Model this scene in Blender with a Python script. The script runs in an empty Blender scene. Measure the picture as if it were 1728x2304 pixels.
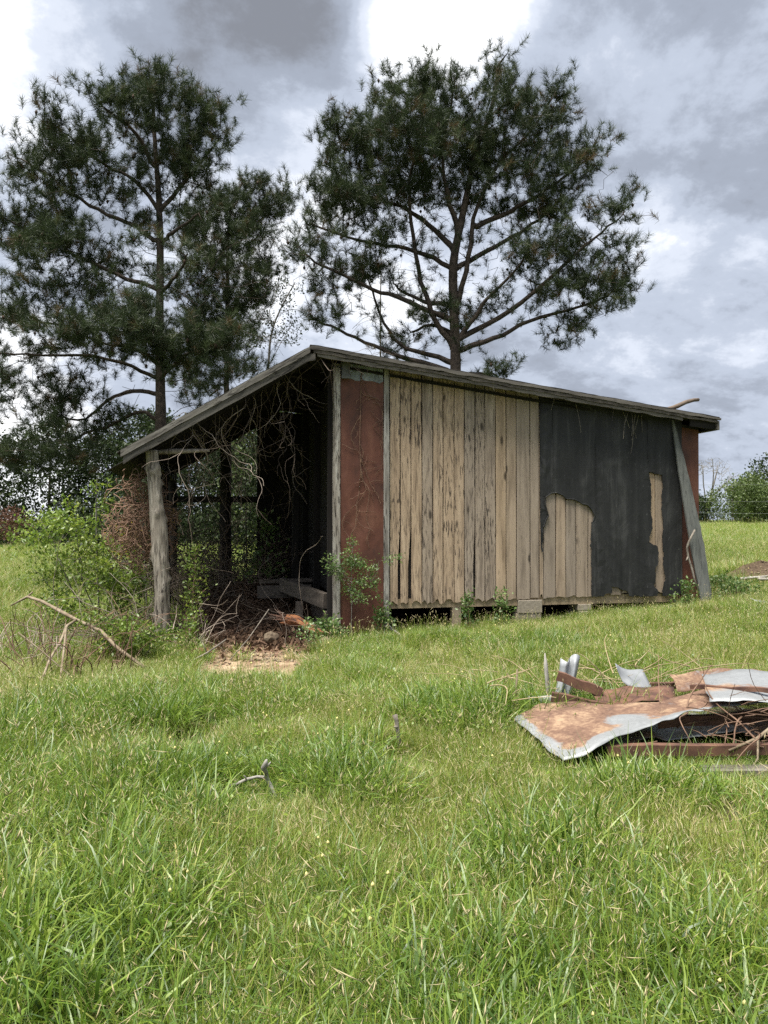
import bpy, bmesh, math, random
import numpy as np
from mathutils import Vector, Matrix, noise as mnoise

R = math.radians
SC = bpy.context.scene
COL = SC.collection

# ------------------------------------------------------------------ camera
cam_d = bpy.data.cameras.new("camera")
cam = bpy.data.objects.new("camera", cam_d)
COL.objects.link(cam)
cam_d.sensor_width = 36.0
cam_d.lens = 27.03
cam_d.clip_start = 0.05
cam_d.clip_end = 5000
cam.location = (0, 0, 1.6)
cam.rotation_euler = (R(90.6), 0, 0)
SC.camera = cam

# ------------------------------------------------------------------ light
SUN_TO = Vector((-0.24, -0.22, 0.945)).normalized()
EXPOSURE = 2.75
world = bpy.data.worlds.new("World")
SC.world = world
world.use_nodes = True


def build_sky():
    nt = world.node_tree
    nt.nodes.clear()
    N = lambda t, **k: _mk(nt, t, **k)
    L = nt.links.new
    out = N('ShaderNodeOutputWorld')
    bg = N('ShaderNodeBackground')
    bg.inputs['Strength'].default_value = 0.1
    L(bg.outputs[0], out.inputs[0])
    sky = N('ShaderNodeTexSky')
    sky.sky_type = 'NISHITA'
    sky.sun_disc = False
    sky.sun_elevation = math.asin(SUN_TO.z)
    sky.sun_rotation = math.atan2(SUN_TO.x, SUN_TO.y)
    tc = N('ShaderNodeTexCoord')
    sep = N('ShaderNodeSeparateXYZ')
    L(tc.outputs['Generated'], sep.inputs[0])

    def M(op, a, b=None, c=None):
        m = N('ShaderNodeMath', operation=op)
        for i, v in enumerate((a, b, c)):
            if v is None:
                continue
            if isinstance(v, (int, float)):
                m.inputs[i].default_value = v
            else:
                L(v, m.inputs[i])
        return m.outputs[0]
    zc = M('ADD', M('MAXIMUM', sep.outputs['Z'], 0.0), 0.42)
    px = M('DIVIDE', sep.outputs['X'], zc)
    py = M('DIVIDE', sep.outputs['Y'], zc)
    cb = N('ShaderNodeCombineXYZ')
    L(px, cb.inputs[0]); L(py, cb.inputs[1])
    cb.inputs[2].default_value = 3.7

    def noise(scale, detail, rough, dist, off):
        mp = N('ShaderNodeMapping')
        mp.inputs['Location'].default_value = off
        L(cb.outputs[0], mp.inputs[0])
        n = N('ShaderNodeTexNoise')
        n.inputs['Scale'].default_value = scale
        n.inputs['Detail'].default_value = detail
        n.inputs['Roughness'].default_value = rough
        n.inputs['Distortion'].default_value = dist
        L(mp.outputs[0], n.inputs['Vector'])
        return n.outputs[0]
    n1 = noise(3.1, 12, 0.64, 0.12, (1.3, 4.2, 0))
    n2 = noise(1.2, 4, 0.5, 0.1, (7.7, 2.1, 0))
    v = M('ADD', M('MULTIPLY', n1, 0.72), M('MULTIPLY', n2, 0.28))

    def bump(az, el, width, amp):
        d = Vector((math.sin(R(az)) * math.cos(R(el)), math.cos(R(az)) * math.cos(R(el)), math.sin(R(el))))
        dp = N('ShaderNodeVectorMath', operation='DOT_PRODUCT')
        L(tc.outputs['Generated'], dp.inputs[0])
        dp.inputs[1].default_value = d
        mr = N('ShaderNodeMapRange', interpolation_type='SMOOTHERSTEP')
        mr.inputs['From Min'].default_value = math.cos(R(width))
        mr.inputs['From Max'].default_value = 1.0
        mr.inputs['To Max'].default_value = amp
        L(dp.outputs['Value'], mr.inputs['Value'])
        return mr.outputs[0]
    # breaks and dense banks of the cloud deck (azimuth, elevation, radius in degrees, gain)
    for b in SKY_BUMPS:
        v = M('ADD', v, bump(*b))
    ramp = N('ShaderNodeValToRGB')
    cr = ramp.color_ramp
    cr.interpolation = 'EASE'
    stops = [(0.26, (0.20, 0.215, 0.25)), (0.39, (0.30, 0.335, 0.405)), (0.485, (0.42, 0.468, 0.56)), (0.575, (0.58, 0.625, 0.715)),
             (0.67, (0.86, 0.88, 0.92)), (0.79, (1.22, 1.22, 1.22))]
    cr.elements[0].position, cr.elements[1].position = stops[0][0], stops[-1][0]
    cr.elements[0].color = stops[0][1] + (1,)
    cr.elements[1].color = stops[-1][1] + (1,)
    for p, c in stops[1:-1]:
        e = cr.elements.new(p)
        e.color = c + (1,)
    L(M('ADD', M('MULTIPLY', M('SUBTRACT', v, 0.5), 1.25), 0.5), ramp.inputs[0])
    sc = N('ShaderNodeVectorMath', operation='SCALE')
    L(ramp.outputs[0], sc.inputs[0])
    sc.inputs['Scale'].default_value = CLOUD_GAIN
    # small blue gaps, the plain sky behind the deck
    n3 = noise(1.35, 5, 0.55, 0.5, (3.1, 9.4, 0))
    mk = N('ShaderNodeMapRange', interpolation_type='SMOOTHSTEP')
    mk.inputs['From Min'].default_value = 0.74
    mk.inputs['From Max'].default_value = 0.82
    L(M('ADD', n3, bump(-25.5, 17.5, 5.5, 0.15)), mk.inputs['Value'])
    mx = N('ShaderNodeMix', data_type='RGBA')
    L(mk.outputs[0], mx.inputs['Factor'])
    L(sc.outputs[0], mx.inputs[6])
    L(sky.outputs[0], mx.inputs[7])
    L(mx.outputs[2], bg.inputs['Color'])


def _mk(nt, t, **k):
    n = nt.nodes.new(t)
    for a, b in k.items():
        setattr(n, a, b)
    return n


CLOUD_GAIN = 2.05
SKY_BUMPS = [(5, 36, 9, 0.17), (2.5, 31, 6, 0.08), (6, 28.5, 5, .05), (2, 42, 14, 0.08), (-24, 28, 7, 0.15), (-9, 24, 9, 0.10), (-27, 7, 9, 0.20),
             (-14, 35, 14, -0.12), (17, 27, 17, -0.05), (24, 12, 15, -0.03), (-3, 15, 9, 0.08)]
build_sky()

sun_d = bpy.data.lights.new("sun", 'SUN')
sun_d.energy = 1.5
sun_d.angle = R(35)
sun_d.color = (1.0, 0.96, 0.88)
sun = bpy.data.objects.new("sun", sun_d)
COL.objects.link(sun)
sun.location = (0, 0, 30)
sun.rotation_euler = (-SUN_TO).to_track_quat('-Z', 'Y').to_euler()

vs = SC.view_settings
SC.display_settings.display_device = 'sRGB'
vs.view_transform = 'Standard'
vs.look = 'None'
vs.exposure = EXPOSURE
vs.gamma = 1.0
vs.use_curve_mapping = False
SC.render.engine = 'CYCLES'
SC.cycles.max_bounces = 5
SC.cycles.diffuse_bounces = 3
SC.cycles.glossy_bounces = 2
SC.cycles.transmission_bounces = 3
SC.cycles.use_denoising = False
SC.cycles.sample_clamp_indirect = 4.0

# ------------------------------------------------------------------ helpers
rng = np.random.default_rng(11)
rnd = random.Random(7)


def tag(o, label=None, cat=None, group=None, kind=None):
    if label: o['label'] = label
    if cat: o['category'] = cat
    if group: o['group'] = group
    if kind: o['kind'] = kind
    return o


def thing(name, label, cat, loc=(0, 0, 0), rz=0.0, group=None):
    o = bpy.data.objects.new(name, None)
    o.empty_display_size = 0.2
    COL.objects.link(o)
    o.location = loc
    o.rotation_euler = (0, 0, rz)
    return tag(o, label, cat, group)


def link(name, me, mat=None, parent=None, loc=None):
    o = bpy.data.objects.new(name, me)
    if mat is not None and not me.materials:
        me.materials.append(mat)
    COL.objects.link(o)
    if parent is not None:
        o.parent = parent
    if loc is not None:
        o.location = loc
    return o


class MB:
    """collects tubes, boxes and polygons, then becomes ONE mesh"""

    def __init__(self):
        self.v = []
        self.f = []

    def add(self, vs_, fs_):
        b = len(self.v)
        self.v.extend([tuple(p) for p in vs_])
        self.f.extend([tuple(i + b for i in f) for f in fs_])

    def box(self, x0, x1, y0, y1, z0, z1):
        self.add([(x0, y0, z0), (x1, y0, z0), (x1, y1, z0), (x0, y1, z0),
                  (x0, y0, z1), (x1, y0, z1), (x1, y1, z1), (x0, y1, z1)],
                 [(3, 2, 1, 0), (4, 5, 6, 7), (0, 1, 5, 4), (1, 2, 6, 5), (2, 3, 7, 6), (3, 0, 4, 7)])

    def prism(self, pts, y0, y1):
        """polygon in (x, z), counter-clockwise seen from -y, with thickness along y"""
        n = len(pts)
        self.add([(p[0], y0, p[1]) for p in pts] + [(p[0], y1, p[1]) for p in pts],
                 [tuple(range(n)), tuple(range(2 * n - 1, n - 1, -1))] +
                 [((i + 1) % n, i, i + n, (i + 1) % n + n) for i in range(n)])

    def tube(self, pts, rad, sides=5, cap=True, wob=0.0):
        P = [Vector(p) for p in pts]
        n = len(P)
        if n < 2:
            return
        if not hasattr(rad, '__len__'):
            rad = [rad] * n
        t = (P[1] - P[0]).normalized()
        a = t.orthogonal().normalized()
        vs_, fs_ = [], []
        for i in range(n):
            t = (P[min(i + 1, n - 1)] - P[max(i - 1, 0)])
            if t.length < 1e-7:
                t = Vector((0, 0, 1))
            t.normalize()
            a = (a - t * a.dot(t))
            if a.length < 1e-6:
                a = t.orthogonal()
            a.normalize()
            b = t.cross(a)
            for k in range(sides):
                an = 2 * math.pi * k / sides
                r = rad[i] * (1 + (rnd.uniform(-wob, wob) if wob else 0))
                vs_.append(P[i] + (a * math.cos(an) + b * math.sin(an)) * r)
        for i in range(n - 1):
            for k in range(sides):
                k2 = (k + 1) % sides
                fs_.append((i * sides + k, i * sides + k2, (i + 1) * sides + k2, (i + 1) * sides + k))
        if cap:
            fs_.append(tuple(range(sides - 1, -1, -1)))
            fs_.append(tuple((n - 1) * sides + k for k in range(sides)))
        self.add(vs_, fs_)

    def mesh(self, name, smooth=False):
        me = bpy.data.meshes.new(name)
        me.from_pydata(self.v, [], self.f)
        me.update()
        if smooth:
            me.polygons.foreach_set('use_smooth', [True] * len(me.polygons))
        return me

    def build(self, name, mat, parent=None, smooth=False):
        return link(name, self.mesh(name, smooth), mat, parent)


def mesh_np(name, V, Fc, tint=None):
    """V (n,3), Fc (m,k) arrays"""
    me = bpy.data.meshes.new(name)
    V = np.ascontiguousarray(V, dtype=np.float32)
    Fc = np.ascontiguousarray(Fc, dtype=np.int32)
    m, k = Fc.shape
    me.vertices.add(len(V))
    me.vertices.foreach_set('co', V.ravel())
    me.loops.add(m * k)
    me.loops.foreach_set('vertex_index', Fc.ravel())
    me.polygons.add(m)
    me.polygons.foreach_set('loop_start', np.arange(0, m * k, k, dtype=np.int32))
    me.update(calc_edges=True)
    if tint is not None:
        at = me.attributes.new('tint', 'FLOAT', 'POINT')
        at.data.foreach_set('value', np.ascontiguousarray(tint, dtype=np.float32))
    return me


# ------------------------------------------------------------------ materials
class NT:
    def __init__(self, name):
        self.mat = bpy.data.materials.new(name)
        self.mat.use_nodes = True
        self.nt = self.mat.node_tree
        self.nt.nodes.clear()
        self.out = self.N('ShaderNodeOutputMaterial')

    def N(self, t, **k):
        return _mk(self.nt, t, **k)

    def L(self, a, b):
        self.nt.links.new(a, b)

    def setin(self, sock, v):
        if hasattr(v, 'is_output'):
            self.L(v, sock)
        elif isinstance(v, (tuple, list)) and len(v) == 3 and sock.type == 'RGBA':
            sock.default_value = tuple(v) + (1,)
        else:
            sock.default_value = v

    def math(self, op, a, b=0.0, clamp=False):
        m = self.N('ShaderNodeMath', operation=op, use_clamp=clamp)
        self.setin(m.inputs[0], a); self.setin(m.inputs[1], b)
        return m.outputs[0]

    def coords(self, kind='Object', scale=(1, 1, 1), rand=0.0, tilt=0.0):
        if kind == 'World':
            src = self.N('ShaderNodeNewGeometry').outputs['Position']
        else:
            src = self.N('ShaderNodeTexCoord').outputs[kind]
        if tilt:
            vr_ = self.N('ShaderNodeVectorRotate', rotation_type='Y_AXIS')
            vr_.inputs['Angle'].default_value = tilt
            self.L(src, vr_.inputs['Vector'])
            src = vr_.outputs[0]
        if rand:
            oi = self.N('ShaderNodeObjectInfo')
            add = self.N('ShaderNodeVectorMath', operation='ADD')
            self.L(src, add.inputs[0])
            s = self.N('ShaderNodeMath', operation='MULTIPLY')
            self.L(oi.outputs['Random'], s.inputs[0]); s.inputs[1].default_value = rand
            self.L(s.outputs[0], add.inputs[1])
            src = add.outputs[0]
        mp = self.N('ShaderNodeMapping')
        mp.inputs['Scale'].default_value = scale
        self.L(src, mp.inputs[0])
        return mp.outputs[0]

    def noise(self, vec, scale=1.0, detail=5, rough=0.55, dist=0.0):
        n = self.N('ShaderNodeTexNoise')
        n.inputs['Scale'].default_value = scale
        n.inputs['Detail'].default_value = detail
        n.inputs['Roughness'].default_value = rough
        n.inputs['Distortion'].default_value = dist
        self.L(vec, n.inputs['Vector'])
        return n.outputs[0]

    def ramp(self, fac, stops, interp='LINEAR'):
        r = self.N('ShaderNodeValToRGB')
        cr = r.color_ramp
        cr.interpolation = interp
        cr.elements[0].position = stops[0][0]
        cr.elements[1].position = stops[-1][0]
        c4 = lambda c: (c, c, c, 1) if isinstance(c, (int, float)) else tuple(c) + (1,)
        cr.elements[0].color = c4(stops[0][1]); cr.elements[1].color = c4(stops[-1][1])
        for p, c in stops[1:-1]:
            e = cr.elements.new(p); e.color = c4(c)
        self.setin(r.inputs[0], fac)
        return r.outputs[0]

    def mix(self, fac, a, b, blend='MIX'):
        m = self.N('ShaderNodeMix', data_type='RGBA', blend_type=blend)
        self.setin(m.inputs['Factor'], fac); self.setin(m.inputs[6], a); self.setin(m.inputs[7], b)
        return m.outputs[2]

    def hsv(self, col, val=1.0, sat=1.0, hue=0.5):
        h = self.N('ShaderNodeHueSaturation')
        self.setin(h.inputs['Color'], col); self.setin(h.inputs['Value'], val)
        self.setin(h.inputs['Saturation'], sat); self.setin(h.inputs['Hue'], hue)
        return h.outputs[0]

    def obj_rand(self, lo, hi):
        oi = self.N('ShaderNodeObjectInfo')
        mr = self.N('ShaderNodeMapRange')
        self.L(oi.outputs['Random'], mr.inputs['Value'])
        mr.inputs['To Min'].default_value = lo; mr.inputs['To Max'].default_value = hi
        return mr.outputs[0]

    def attr(self, name):
        a = self.N('ShaderNodeAttribute')
        a.attribute_name = name
        return a.outputs['Fac']

    def principled(self, col, rough=0.85, metal=0.0, bump=None, bstr=0.4, bdist=0.01, spec=0.3):
        p = self.N('ShaderNodeBsdfPrincipled')
        self.setin(p.inputs['Base Color'], col)
        self.setin(p.inputs['Roughness'], rough)
        self.setin(p.inputs['Metallic'], metal)
        p.inputs['Specular IOR Level'].default_value = spec
        if bump is not None:
            b = self.N('ShaderNodeBump')
            b.inputs['Strength'].default_value = bstr
            b.inputs['Distance'].default_value = bdist
            self.L(bump, b.inputs['Height'])
            self.L(b.outputs[0], p.inputs['Normal'])
        self.L(p.outputs[0], self.out.inputs[0])
        return self.mat

    def leaf(self, col, trans=0.35, gloss=0.04):
        d = self.N('ShaderNodeBsdfDiffuse'); self.setin(d.inputs[0], col)
        t = self.N('ShaderNodeBsdfTranslucent'); self.setin(t.inputs[0], col)
        m = self.N('ShaderNodeMixShader'); m.inputs[0].default_value = trans
        self.L(d.outputs[0], m.inputs[1]); self.L(t.outputs[0], m.inputs[2])
        sh = m.outputs[0]
        if gloss:
            g = self.N('ShaderNodeBsdfGlossy'); g.inputs['Roughness'].default_value = 0.45
            m2 = self.N('ShaderNodeMixShader'); m2.inputs[0].default_value = gloss
            self.L(sh, m2.inputs[1]); self.L(g.outputs[0], m2.inputs[2])
            sh = m2.outputs[0]
        self.L(sh, self.out.inputs[0])
        return self.mat


def wood(name, light, mid, dark, streak=0.35, axis='Z', gscale=14, rough=0.9, vr=(0.82, 1.15), streakcol=None, knots=False, tilt=0.0):
    m = NT(name)
    k = {'X': (0.09, 1, 1), 'Y': (1, 0.09, 1), 'Z': (1, 1, 0.09)}[axis]
    vec = m.coords('Object', tuple(a * gscale for a in k), rand=37.0, tilt=tilt)
    g = m.noise(vec, 1.0, 7, 0.62, 0.25)
    vec2 = m.coords('Object', tuple(a * 2.2 for a in (1, 1, 0.45)), rand=91.0)
    big = m.noise(vec2, 1.0, 4, 0.5)
    col = m.ramp(g, [(0.30, dark), (0.47, mid), (0.66, light)])
    col = m.mix(m.ramp(big, [(0.42, 0.0), (0.68, 0.75)]), col, m.mix(0.5, col, mid))
    if streak:
        k3 = {'X': (0.12, 1, 1), 'Y': (1, 0.12, 1), 'Z': (1, 1, 0.12)}[axis]
        v3 = m.coords('Object', tuple(a * 52 for a in k3), rand=53.0, tilt=tilt)
        s = m.noise(v3, 1.0, 3, 0.6, 0.3)
        area = m.ramp(big, [(0.36, 0.2), (0.6, 1.0)])
        sm = m.ramp(s, [(0.60 - 0.14 * streak, 0.0), (0.68 - 0.12 * streak, 1.0)])
        sm = m.math('MULTIPLY', m.math('MULTIPLY', sm, area), min(1.0, 0.45 + streak))
        col = m.mix(sm, col, streakcol or tuple(c * 0.42 for c in dark))
    if knots:
        v4 = m.coords('Object', (9, 9, 3.2), rand=17.0)
        vo = m.N('ShaderNodeTexVoronoi'); vo.inputs['Scale'].default_value = 0.55
        m.L(v4, vo.inputs['Vector'])
        kn = m.ramp(vo.outputs['Distance'], [(0.07, 0.9), (0.15, 0.0)])
        col = m.mix(kn, col, tuple(c * 0.3 for c in dark))
    col = m.hsv(col, m.obj_rand(*vr), m.obj_rand(0.68, 0.96))
    return m.principled(col, rough, bump=g, bstr=0.6, bdist=0.006)


def plain(name, c1, c2, scale=6.0, rough=0.85, metal=0.0, bstr=0.3, bdist=0.005, vr=(0.85, 1.15), kind='Object', detail=6):
    m = NT(name)
    n = m.noise(m.coords(kind, (1, 1, 1), rand=11.0 if kind == 'Object' else 0), scale, detail, 0.6, 0.2)
    col = m.hsv(m.ramp(n, [(0.35, c1), (0.65, c2)]), m.obj_rand(*vr))
    return m.principled(col, rough, metal, bump=n, bstr=bstr, bdist=bdist)


def leafmat(name, stops, trans=0.35, gloss=0.04, world_noise=0.0, nscale=0.6, orand=0.0):
    m = NT(name)
    t = m.attr('tint')
    if world_noise:
        n = m.noise(m.coords('World'), nscale, 4, 0.55)
        t = m.math('ADD', t, m.math('MULTIPLY', m.math('SUBTRACT', n, 0.5), world_noise))
    if orand:
        t = m.math('ADD', t, m.obj_rand(-orand, orand))
    col = m.ramp(t, stops)
    return m.leaf(col, trans, gloss)


MAT = {}
MAT['board_rough'] = wood('weathered_tan_wood', (0.46, 0.342, 0.23), (0.345, 0.247, 0.162), (0.175, 0.122, 0.08), 0.52, gscale=17, knots=True, streakcol=(0.055, 0.04, 0.03), vr=(0.78, 1.12))
MAT['board_clean'] = wood('bare_tan_wood', (0.42, 0.305, 0.20), (0.33, 0.236, 0.15), (0.185, 0.128, 0.08), 0.12, gscale=13, knots=True)
MAT['grey_wood'] = wood('grey_weathered_wood', (0.24, 0.216, 0.188), (0.152, 0.136, 0.116), (0.068, 0.0576, 0.048), 0.35, gscale=13)
MAT['grey_wood_x'] = wood('grey_weathered_wood_long', (0.187, 0.1658, 0.1403), (0.1148, 0.1003, 0.0833), (0.04675, 0.0391, 0.0323), 0.35, axis='X', gscale=13)
MAT['pale_trim'] = wood('peeling_painted_wood', (0.44, 0.416, 0.368), (0.264, 0.232, 0.192), (0.08, 0.064, 0.048), 0.6, gscale=18)
MAT['post_wood'] = wood('cedar_post_wood', (0.34, 0.305, 0.255), (0.20, 0.172, 0.138), (0.06, 0.048, 0.038), 0.7, gscale=20)
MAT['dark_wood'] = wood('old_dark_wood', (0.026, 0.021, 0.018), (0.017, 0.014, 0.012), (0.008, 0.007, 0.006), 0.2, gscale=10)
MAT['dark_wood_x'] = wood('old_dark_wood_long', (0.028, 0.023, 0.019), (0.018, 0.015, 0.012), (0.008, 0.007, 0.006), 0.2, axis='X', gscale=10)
MAT['dim_wood'] = wood('dusty_brown_wood', (0.16, 0.13, 0.105), (0.10, 0.082, 0.066), (0.045, 0.037, 0.03), 0.2, axis='Y', gscale=10)
MAT['plank_grey'] = wood('grey_green_plank_wood', (0.16, 0.164, 0.148), (0.108, 0.112, 0.1024), (0.048, 0.0496, 0.0456), 0.25, gscale=10)
MAT['roofing'] = plain('worn_roofing_felt', (0.024, 0.022, 0.02), (0.07, 0.064, 0.054), 9, 0.95, bstr=0.5)
MAT['concrete'] = plain('concrete_block', (0.23, 0.195, 0.15), (0.34, 0.295, 0.235), 24, 0.95, bstr=0.4)
MAT['pier_wood'] = wood('tan_pier_wood', (0.40, 0.30, 0.19), (0.30, 0.22, 0.135), (0.17, 0.12, 0.075), 0.2)
MAT['galv'] = plain('galvanised_metal', (0.22, 0.231, 0.242), (0.341, 0.352, 0.363), 7, 0.5, 0.35, 0.15)
MAT['iron'] = plain('rusty_angle_iron', (0.068, 0.036, 0.028), (0.16, 0.084, 0.0544), 9, 0.8, 0.1, 0.3)
MAT['box'] = plain('grey_painted_box', (0.085, 0.085, 0.078), (0.13, 0.13, 0.12), 12, 0.7)
MAT['vine'] = plain('dry_vine_bark', (0.16, 0.125, 0.10), (0.36, 0.30, 0.245), 5, 0.9, vr=(0.6, 1.2))
MAT['vine_dark'] = plain('dark_vine_bark', (0.075, 0.055, 0.042), (0.17, 0.13, 0.10), 5, 0.9, vr=(0.7, 1.2))
MAT['vine_brown'] = plain('brown_dead_vine', (0.105, 0.062, 0.042), (0.25, 0.155, 0.105), 7, 0.9)
MAT['stick_pale'] = plain('bleached_stick', (0.2108, 0.195, 0.1739), (0.3584, 0.3373, 0.3057), 16, 0.9)
MAT['stick_grey'] = plain('grey_stick', (0.10, 0.085, 0.07), (0.26, 0.23, 0.19), 14, 0.9)
MAT['stick_tan'] = plain('tan_branch', (0.1243, 0.09086, 0.05738), (0.239, 0.196, 0.1386), 8, 0.9)
MAT['straw'] = plain('dead_straw', (0.225, 0.165, 0.09), (0.39, 0.315, 0.195), 8, 0.9)
MAT['orange_wood'] = wood('split_orange_heartwood', (0.294, 0.119, 0.042), (0.196, 0.07, 0.0245), (0.07, 0.0245, 0.0105), 0.5, axis='X', gscale=14)
MAT['stone'] = plain('tan_stone', (0.1037, 0.07488, 0.05184), (0.2304, 0.1843, 0.1267), 7, 0.95)
MAT['bark'] = plain('pine_bark', (0.0341, 0.02666, 0.0217), (0.093, 0.0713, 0.0558), 11, 0.95, bstr=0.9, bdist=0.03)
MAT['bark_grey'] = plain('grey_bark', (0.10, 0.09, 0.08), (0.24, 0.22, 0.19), 8, 0.95, bstr=0.6, bdist=0.02)
MAT['cone'] = plain('pine_cone', (0.03, 0.02, 0.014), (0.07, 0.045, 0.03), 20, 0.9)
MAT['needles'] = leafmat('pine_needles', [(0.0, (0.020, 0.031, 0.013)), (0.5, (0.039, 0.058, 0.023)), (0.85, (0.074, 0.095, 0.036)), (1.0, (0.095, 0.06, 0.028))], 0.25, 0.03)
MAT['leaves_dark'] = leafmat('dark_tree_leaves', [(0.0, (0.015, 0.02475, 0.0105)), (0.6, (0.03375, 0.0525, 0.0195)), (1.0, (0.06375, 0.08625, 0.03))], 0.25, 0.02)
MAT['leaves_mid'] = leafmat('mid_green_leaves', [(0.0, (0.04, 0.065, 0.018)), (0.6, (0.085, 0.125, 0.035)), (1.0, (0.15, 0.19, 0.06))], 0.3, 0.03)
MAT['leaves_spring'] = leafmat('spring_green_leaves', [(0.0, (0.075, 0.13, 0.02)), (0.6, (0.17, 0.255, 0.035)), (1.0, (0.30, 0.36, 0.06))], 0.45, 0.04)
MAT['leaves_small'] = leafmat('small_shrub_leaves', [(0.0, (0.052, 0.1105, 0.026)), (0.6, (0.117, 0.2015, 0.0455)), (1.0, (0.247, 0.325, 0.0975))], 0.4, 0.05)
MAT['leaves_red'] = leafmat('reddish_leaves', [(0.0, (0.05, 0.025, 0.018)), (1.0, (0.15, 0.075, 0.05))], 0.25, 0.02)
MAT['leaves_yellow'] = leafmat('yellowing_leaves', [(0.0, (0.20, 0.14, 0.02)), (1.0, (0.45, 0.33, 0.04))], 0.3, 0.02)
MAT['litter'] = leafmat('fallen_leaves', [(0.0, (0.06525, 0.04045, 0.0274)), (0.6, (0.1436, 0.09135, 0.06133)), (1.0, (0.3132, 0.2218, 0.1501))], 0.1, 0.0)
MAT['grass'] = leafmat('meadow_grass', [(0.0, (0.0506, 0.1049, 0.01365)), (0.30, (0.121, 0.2087, 0.02205)), (0.55, (0.231, 0.3103, 0.0399)),
                                        (0.74, (0.352, 0.3691, 0.08925)), (0.86, (0.484, 0.4066, 0.168)), (1.0, (0.616, 0.5029, 0.2835))],
                       0.40, 0.05, world_noise=0.36, nscale=0.9, orand=0.08)
MAT['seed'] = leafmat('grass_seed_heads', [(0.0, (0.36, 0.31, 0.15)), (1.0, (0.56, 0.49, 0.30))], 0.3, 0.0, orand=0.1)
MAT['petal'] = leafmat('pale_petals', [(0.0, (0.70, 0.62, 0.22)), (1.0, (0.72, 0.70, 0.55))], 0.3, 0.0)


def tar_material():
    m = NT('black_tar_paper')
    v = m.coords('Object', (7, 7, 0.55))
    n = m.noise(v, 1.0, 6, 0.65, 0.4)
    v2 = m.coords('Object', (2.2, 2.2, 1.3))
    b = m.noise(v2, 1.0, 5, 0.6, 1.0)
    fine = m.noise(m.coords('Object', (40, 40, 14)), 1.0, 3, 0.6)
    col = m.ramp(m.math('ADD', m.math('MULTIPLY', n, 0.6), m.math('MULTIPLY', b, 0.4)),
                 [(0.36, (0.011, 0.011, 0.0108)), (0.52, (0.023, 0.023, 0.0225)), (0.68, (0.068, 0.067, 0.064))])
    col = m.mix(m.ramp(fine, [(0.66, 0.0), (0.78, 0.5)]), col, (0.16, 0.16, 0.155))
    return m.principled(col, 0.62, bump=b, bstr=0.5, bdist=0.03, spec=0.35)


def red_metal():
    m = NT('red_painted_metal')
    n = m.noise(m.coords('Object', (3, 3, 1.6)), 1.0, 6, 0.6, 0.3)
    f = m.noise(m.coords('Object', (45, 45, 30)), 1.0, 4, 0.65)
    col = m.ramp(n, [(0.34, (0.072, 0.031, 0.022)), (0.5, (0.118, 0.045, 0.029)), (0.66, (0.165, 0.072, 0.046))])
    col = m.mix(m.ramp(f, [(0.62, 0.0), (0.74, 0.35)]), col, (0.055, 0.024, 0.018))
    return m.principled(col, 0.6, 0.0, bump=n, bstr=0.25, bdist=0.012)


def rust_sheet(name, base_grey=(0.29, 0.30, 0.305)):
    m = NT(name)
    r = m.attr('tint')
    n = m.noise(m.coords('Object', (5, 5, 5)), 1.0, 7, 0.62, 0.6)
    f = m.noise(m.coords('Object', (38, 38, 38)), 1.0, 4, 0.6)
    fac = m.math('ADD', r, m.math('MULTIPLY', m.math('SUBTRACT', n, 0.5), 1.0))
    mask = m.ramp(fac, [(0.38, 0.0), (0.55, 1.0)])
    rust = m.ramp(m.math('ADD', m.math('MULTIPLY', n, 0.65), m.math('MULTIPLY', f, 0.35)),
                  [(0.34, (0.075, 0.042, 0.031)), (0.5, (0.16, 0.095, 0.064)), (0.64, (0.30, 0.205, 0.13))])
    grey = m.ramp(f, [(0.3, tuple(c * 0.8 for c in base_grey)), (0.7, base_grey)])
    col = m.mix(mask, grey, rust)
    metal = m.ramp(mask, [(0.0, 0.35), (1.0, 0.0)])
    return m.principled(col, m.ramp(mask, [(0.0, 0.5), (1.0, 0.85)]), metal, bump=n, bstr=0.25, bdist=0.01)


MAT['tar'] = tar_material()
MAT['red'] = red_metal()
MAT['rust_sheet'] = rust_sheet('rusted_roofing_tin')

# ------------------------------------------------------------------ terrain
SO = Vector((-0.62, 10.5, 0.0))                 # front left corner of the boarded room
SA = R(12)
SU = Vector((math.cos(SA), math.sin(SA), 0))    # along the front wall
SW = Vector((-math.sin(SA), math.cos(SA), 0))   # into the building


def to_uw(x, y):
    dx, dy = x - SO.x, y - SO.y
    return dx * SU.x + dy * SU.y, dx * SW.x + dy * SW.y


def sm(t):
    t = np.clip(t, 0, 1)
    return t * t * (3 - 2 * t)


def gh(x, y):
    x = np.asarray(x, dtype=float); y = np.asarray(y, dtype=float)
    s = sm((y - 3) / 8)
    z = 0.7 * np.tanh(0.108 * np.maximum(0, x + 0.5)) * s
    z = z - 0.05 * np.exp(-((y - 10.6 - 0.21 * x) / 1.6) ** 2)
    z = z + 0.009 * np.clip(y - 18, 0, 90) * sm((x + 6) / 26)
    z = z - 0.12 * sm((y - 15) / 60) * sm(-x / 10)
    near = np.exp(-(y / 40) ** 2)
    z = z + near * (0.022 * np.sin(1.7 * x + 0.6) * np.sin(1.3 * y + 0.4) + 0.016 * np.sin(3.9 * x + 1.9 * y) * np.sin(2.7 * y - 1.1 * x))
    u, w = to_uw(x, y)
    z = z + 0.40 * np.exp(-((u + 1.1) / 1.1) ** 2 - ((w - 3.7) / 2.0) ** 2)
    z = z + 0.28 * np.exp(-((x - 7.4) / 1.0) ** 2 - ((y - 14.6) / 0.55) ** 2) * (1 + 0.5 * np.sin(9 * x) * np.sin(11 * y + 3 * x))
    return z


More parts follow.
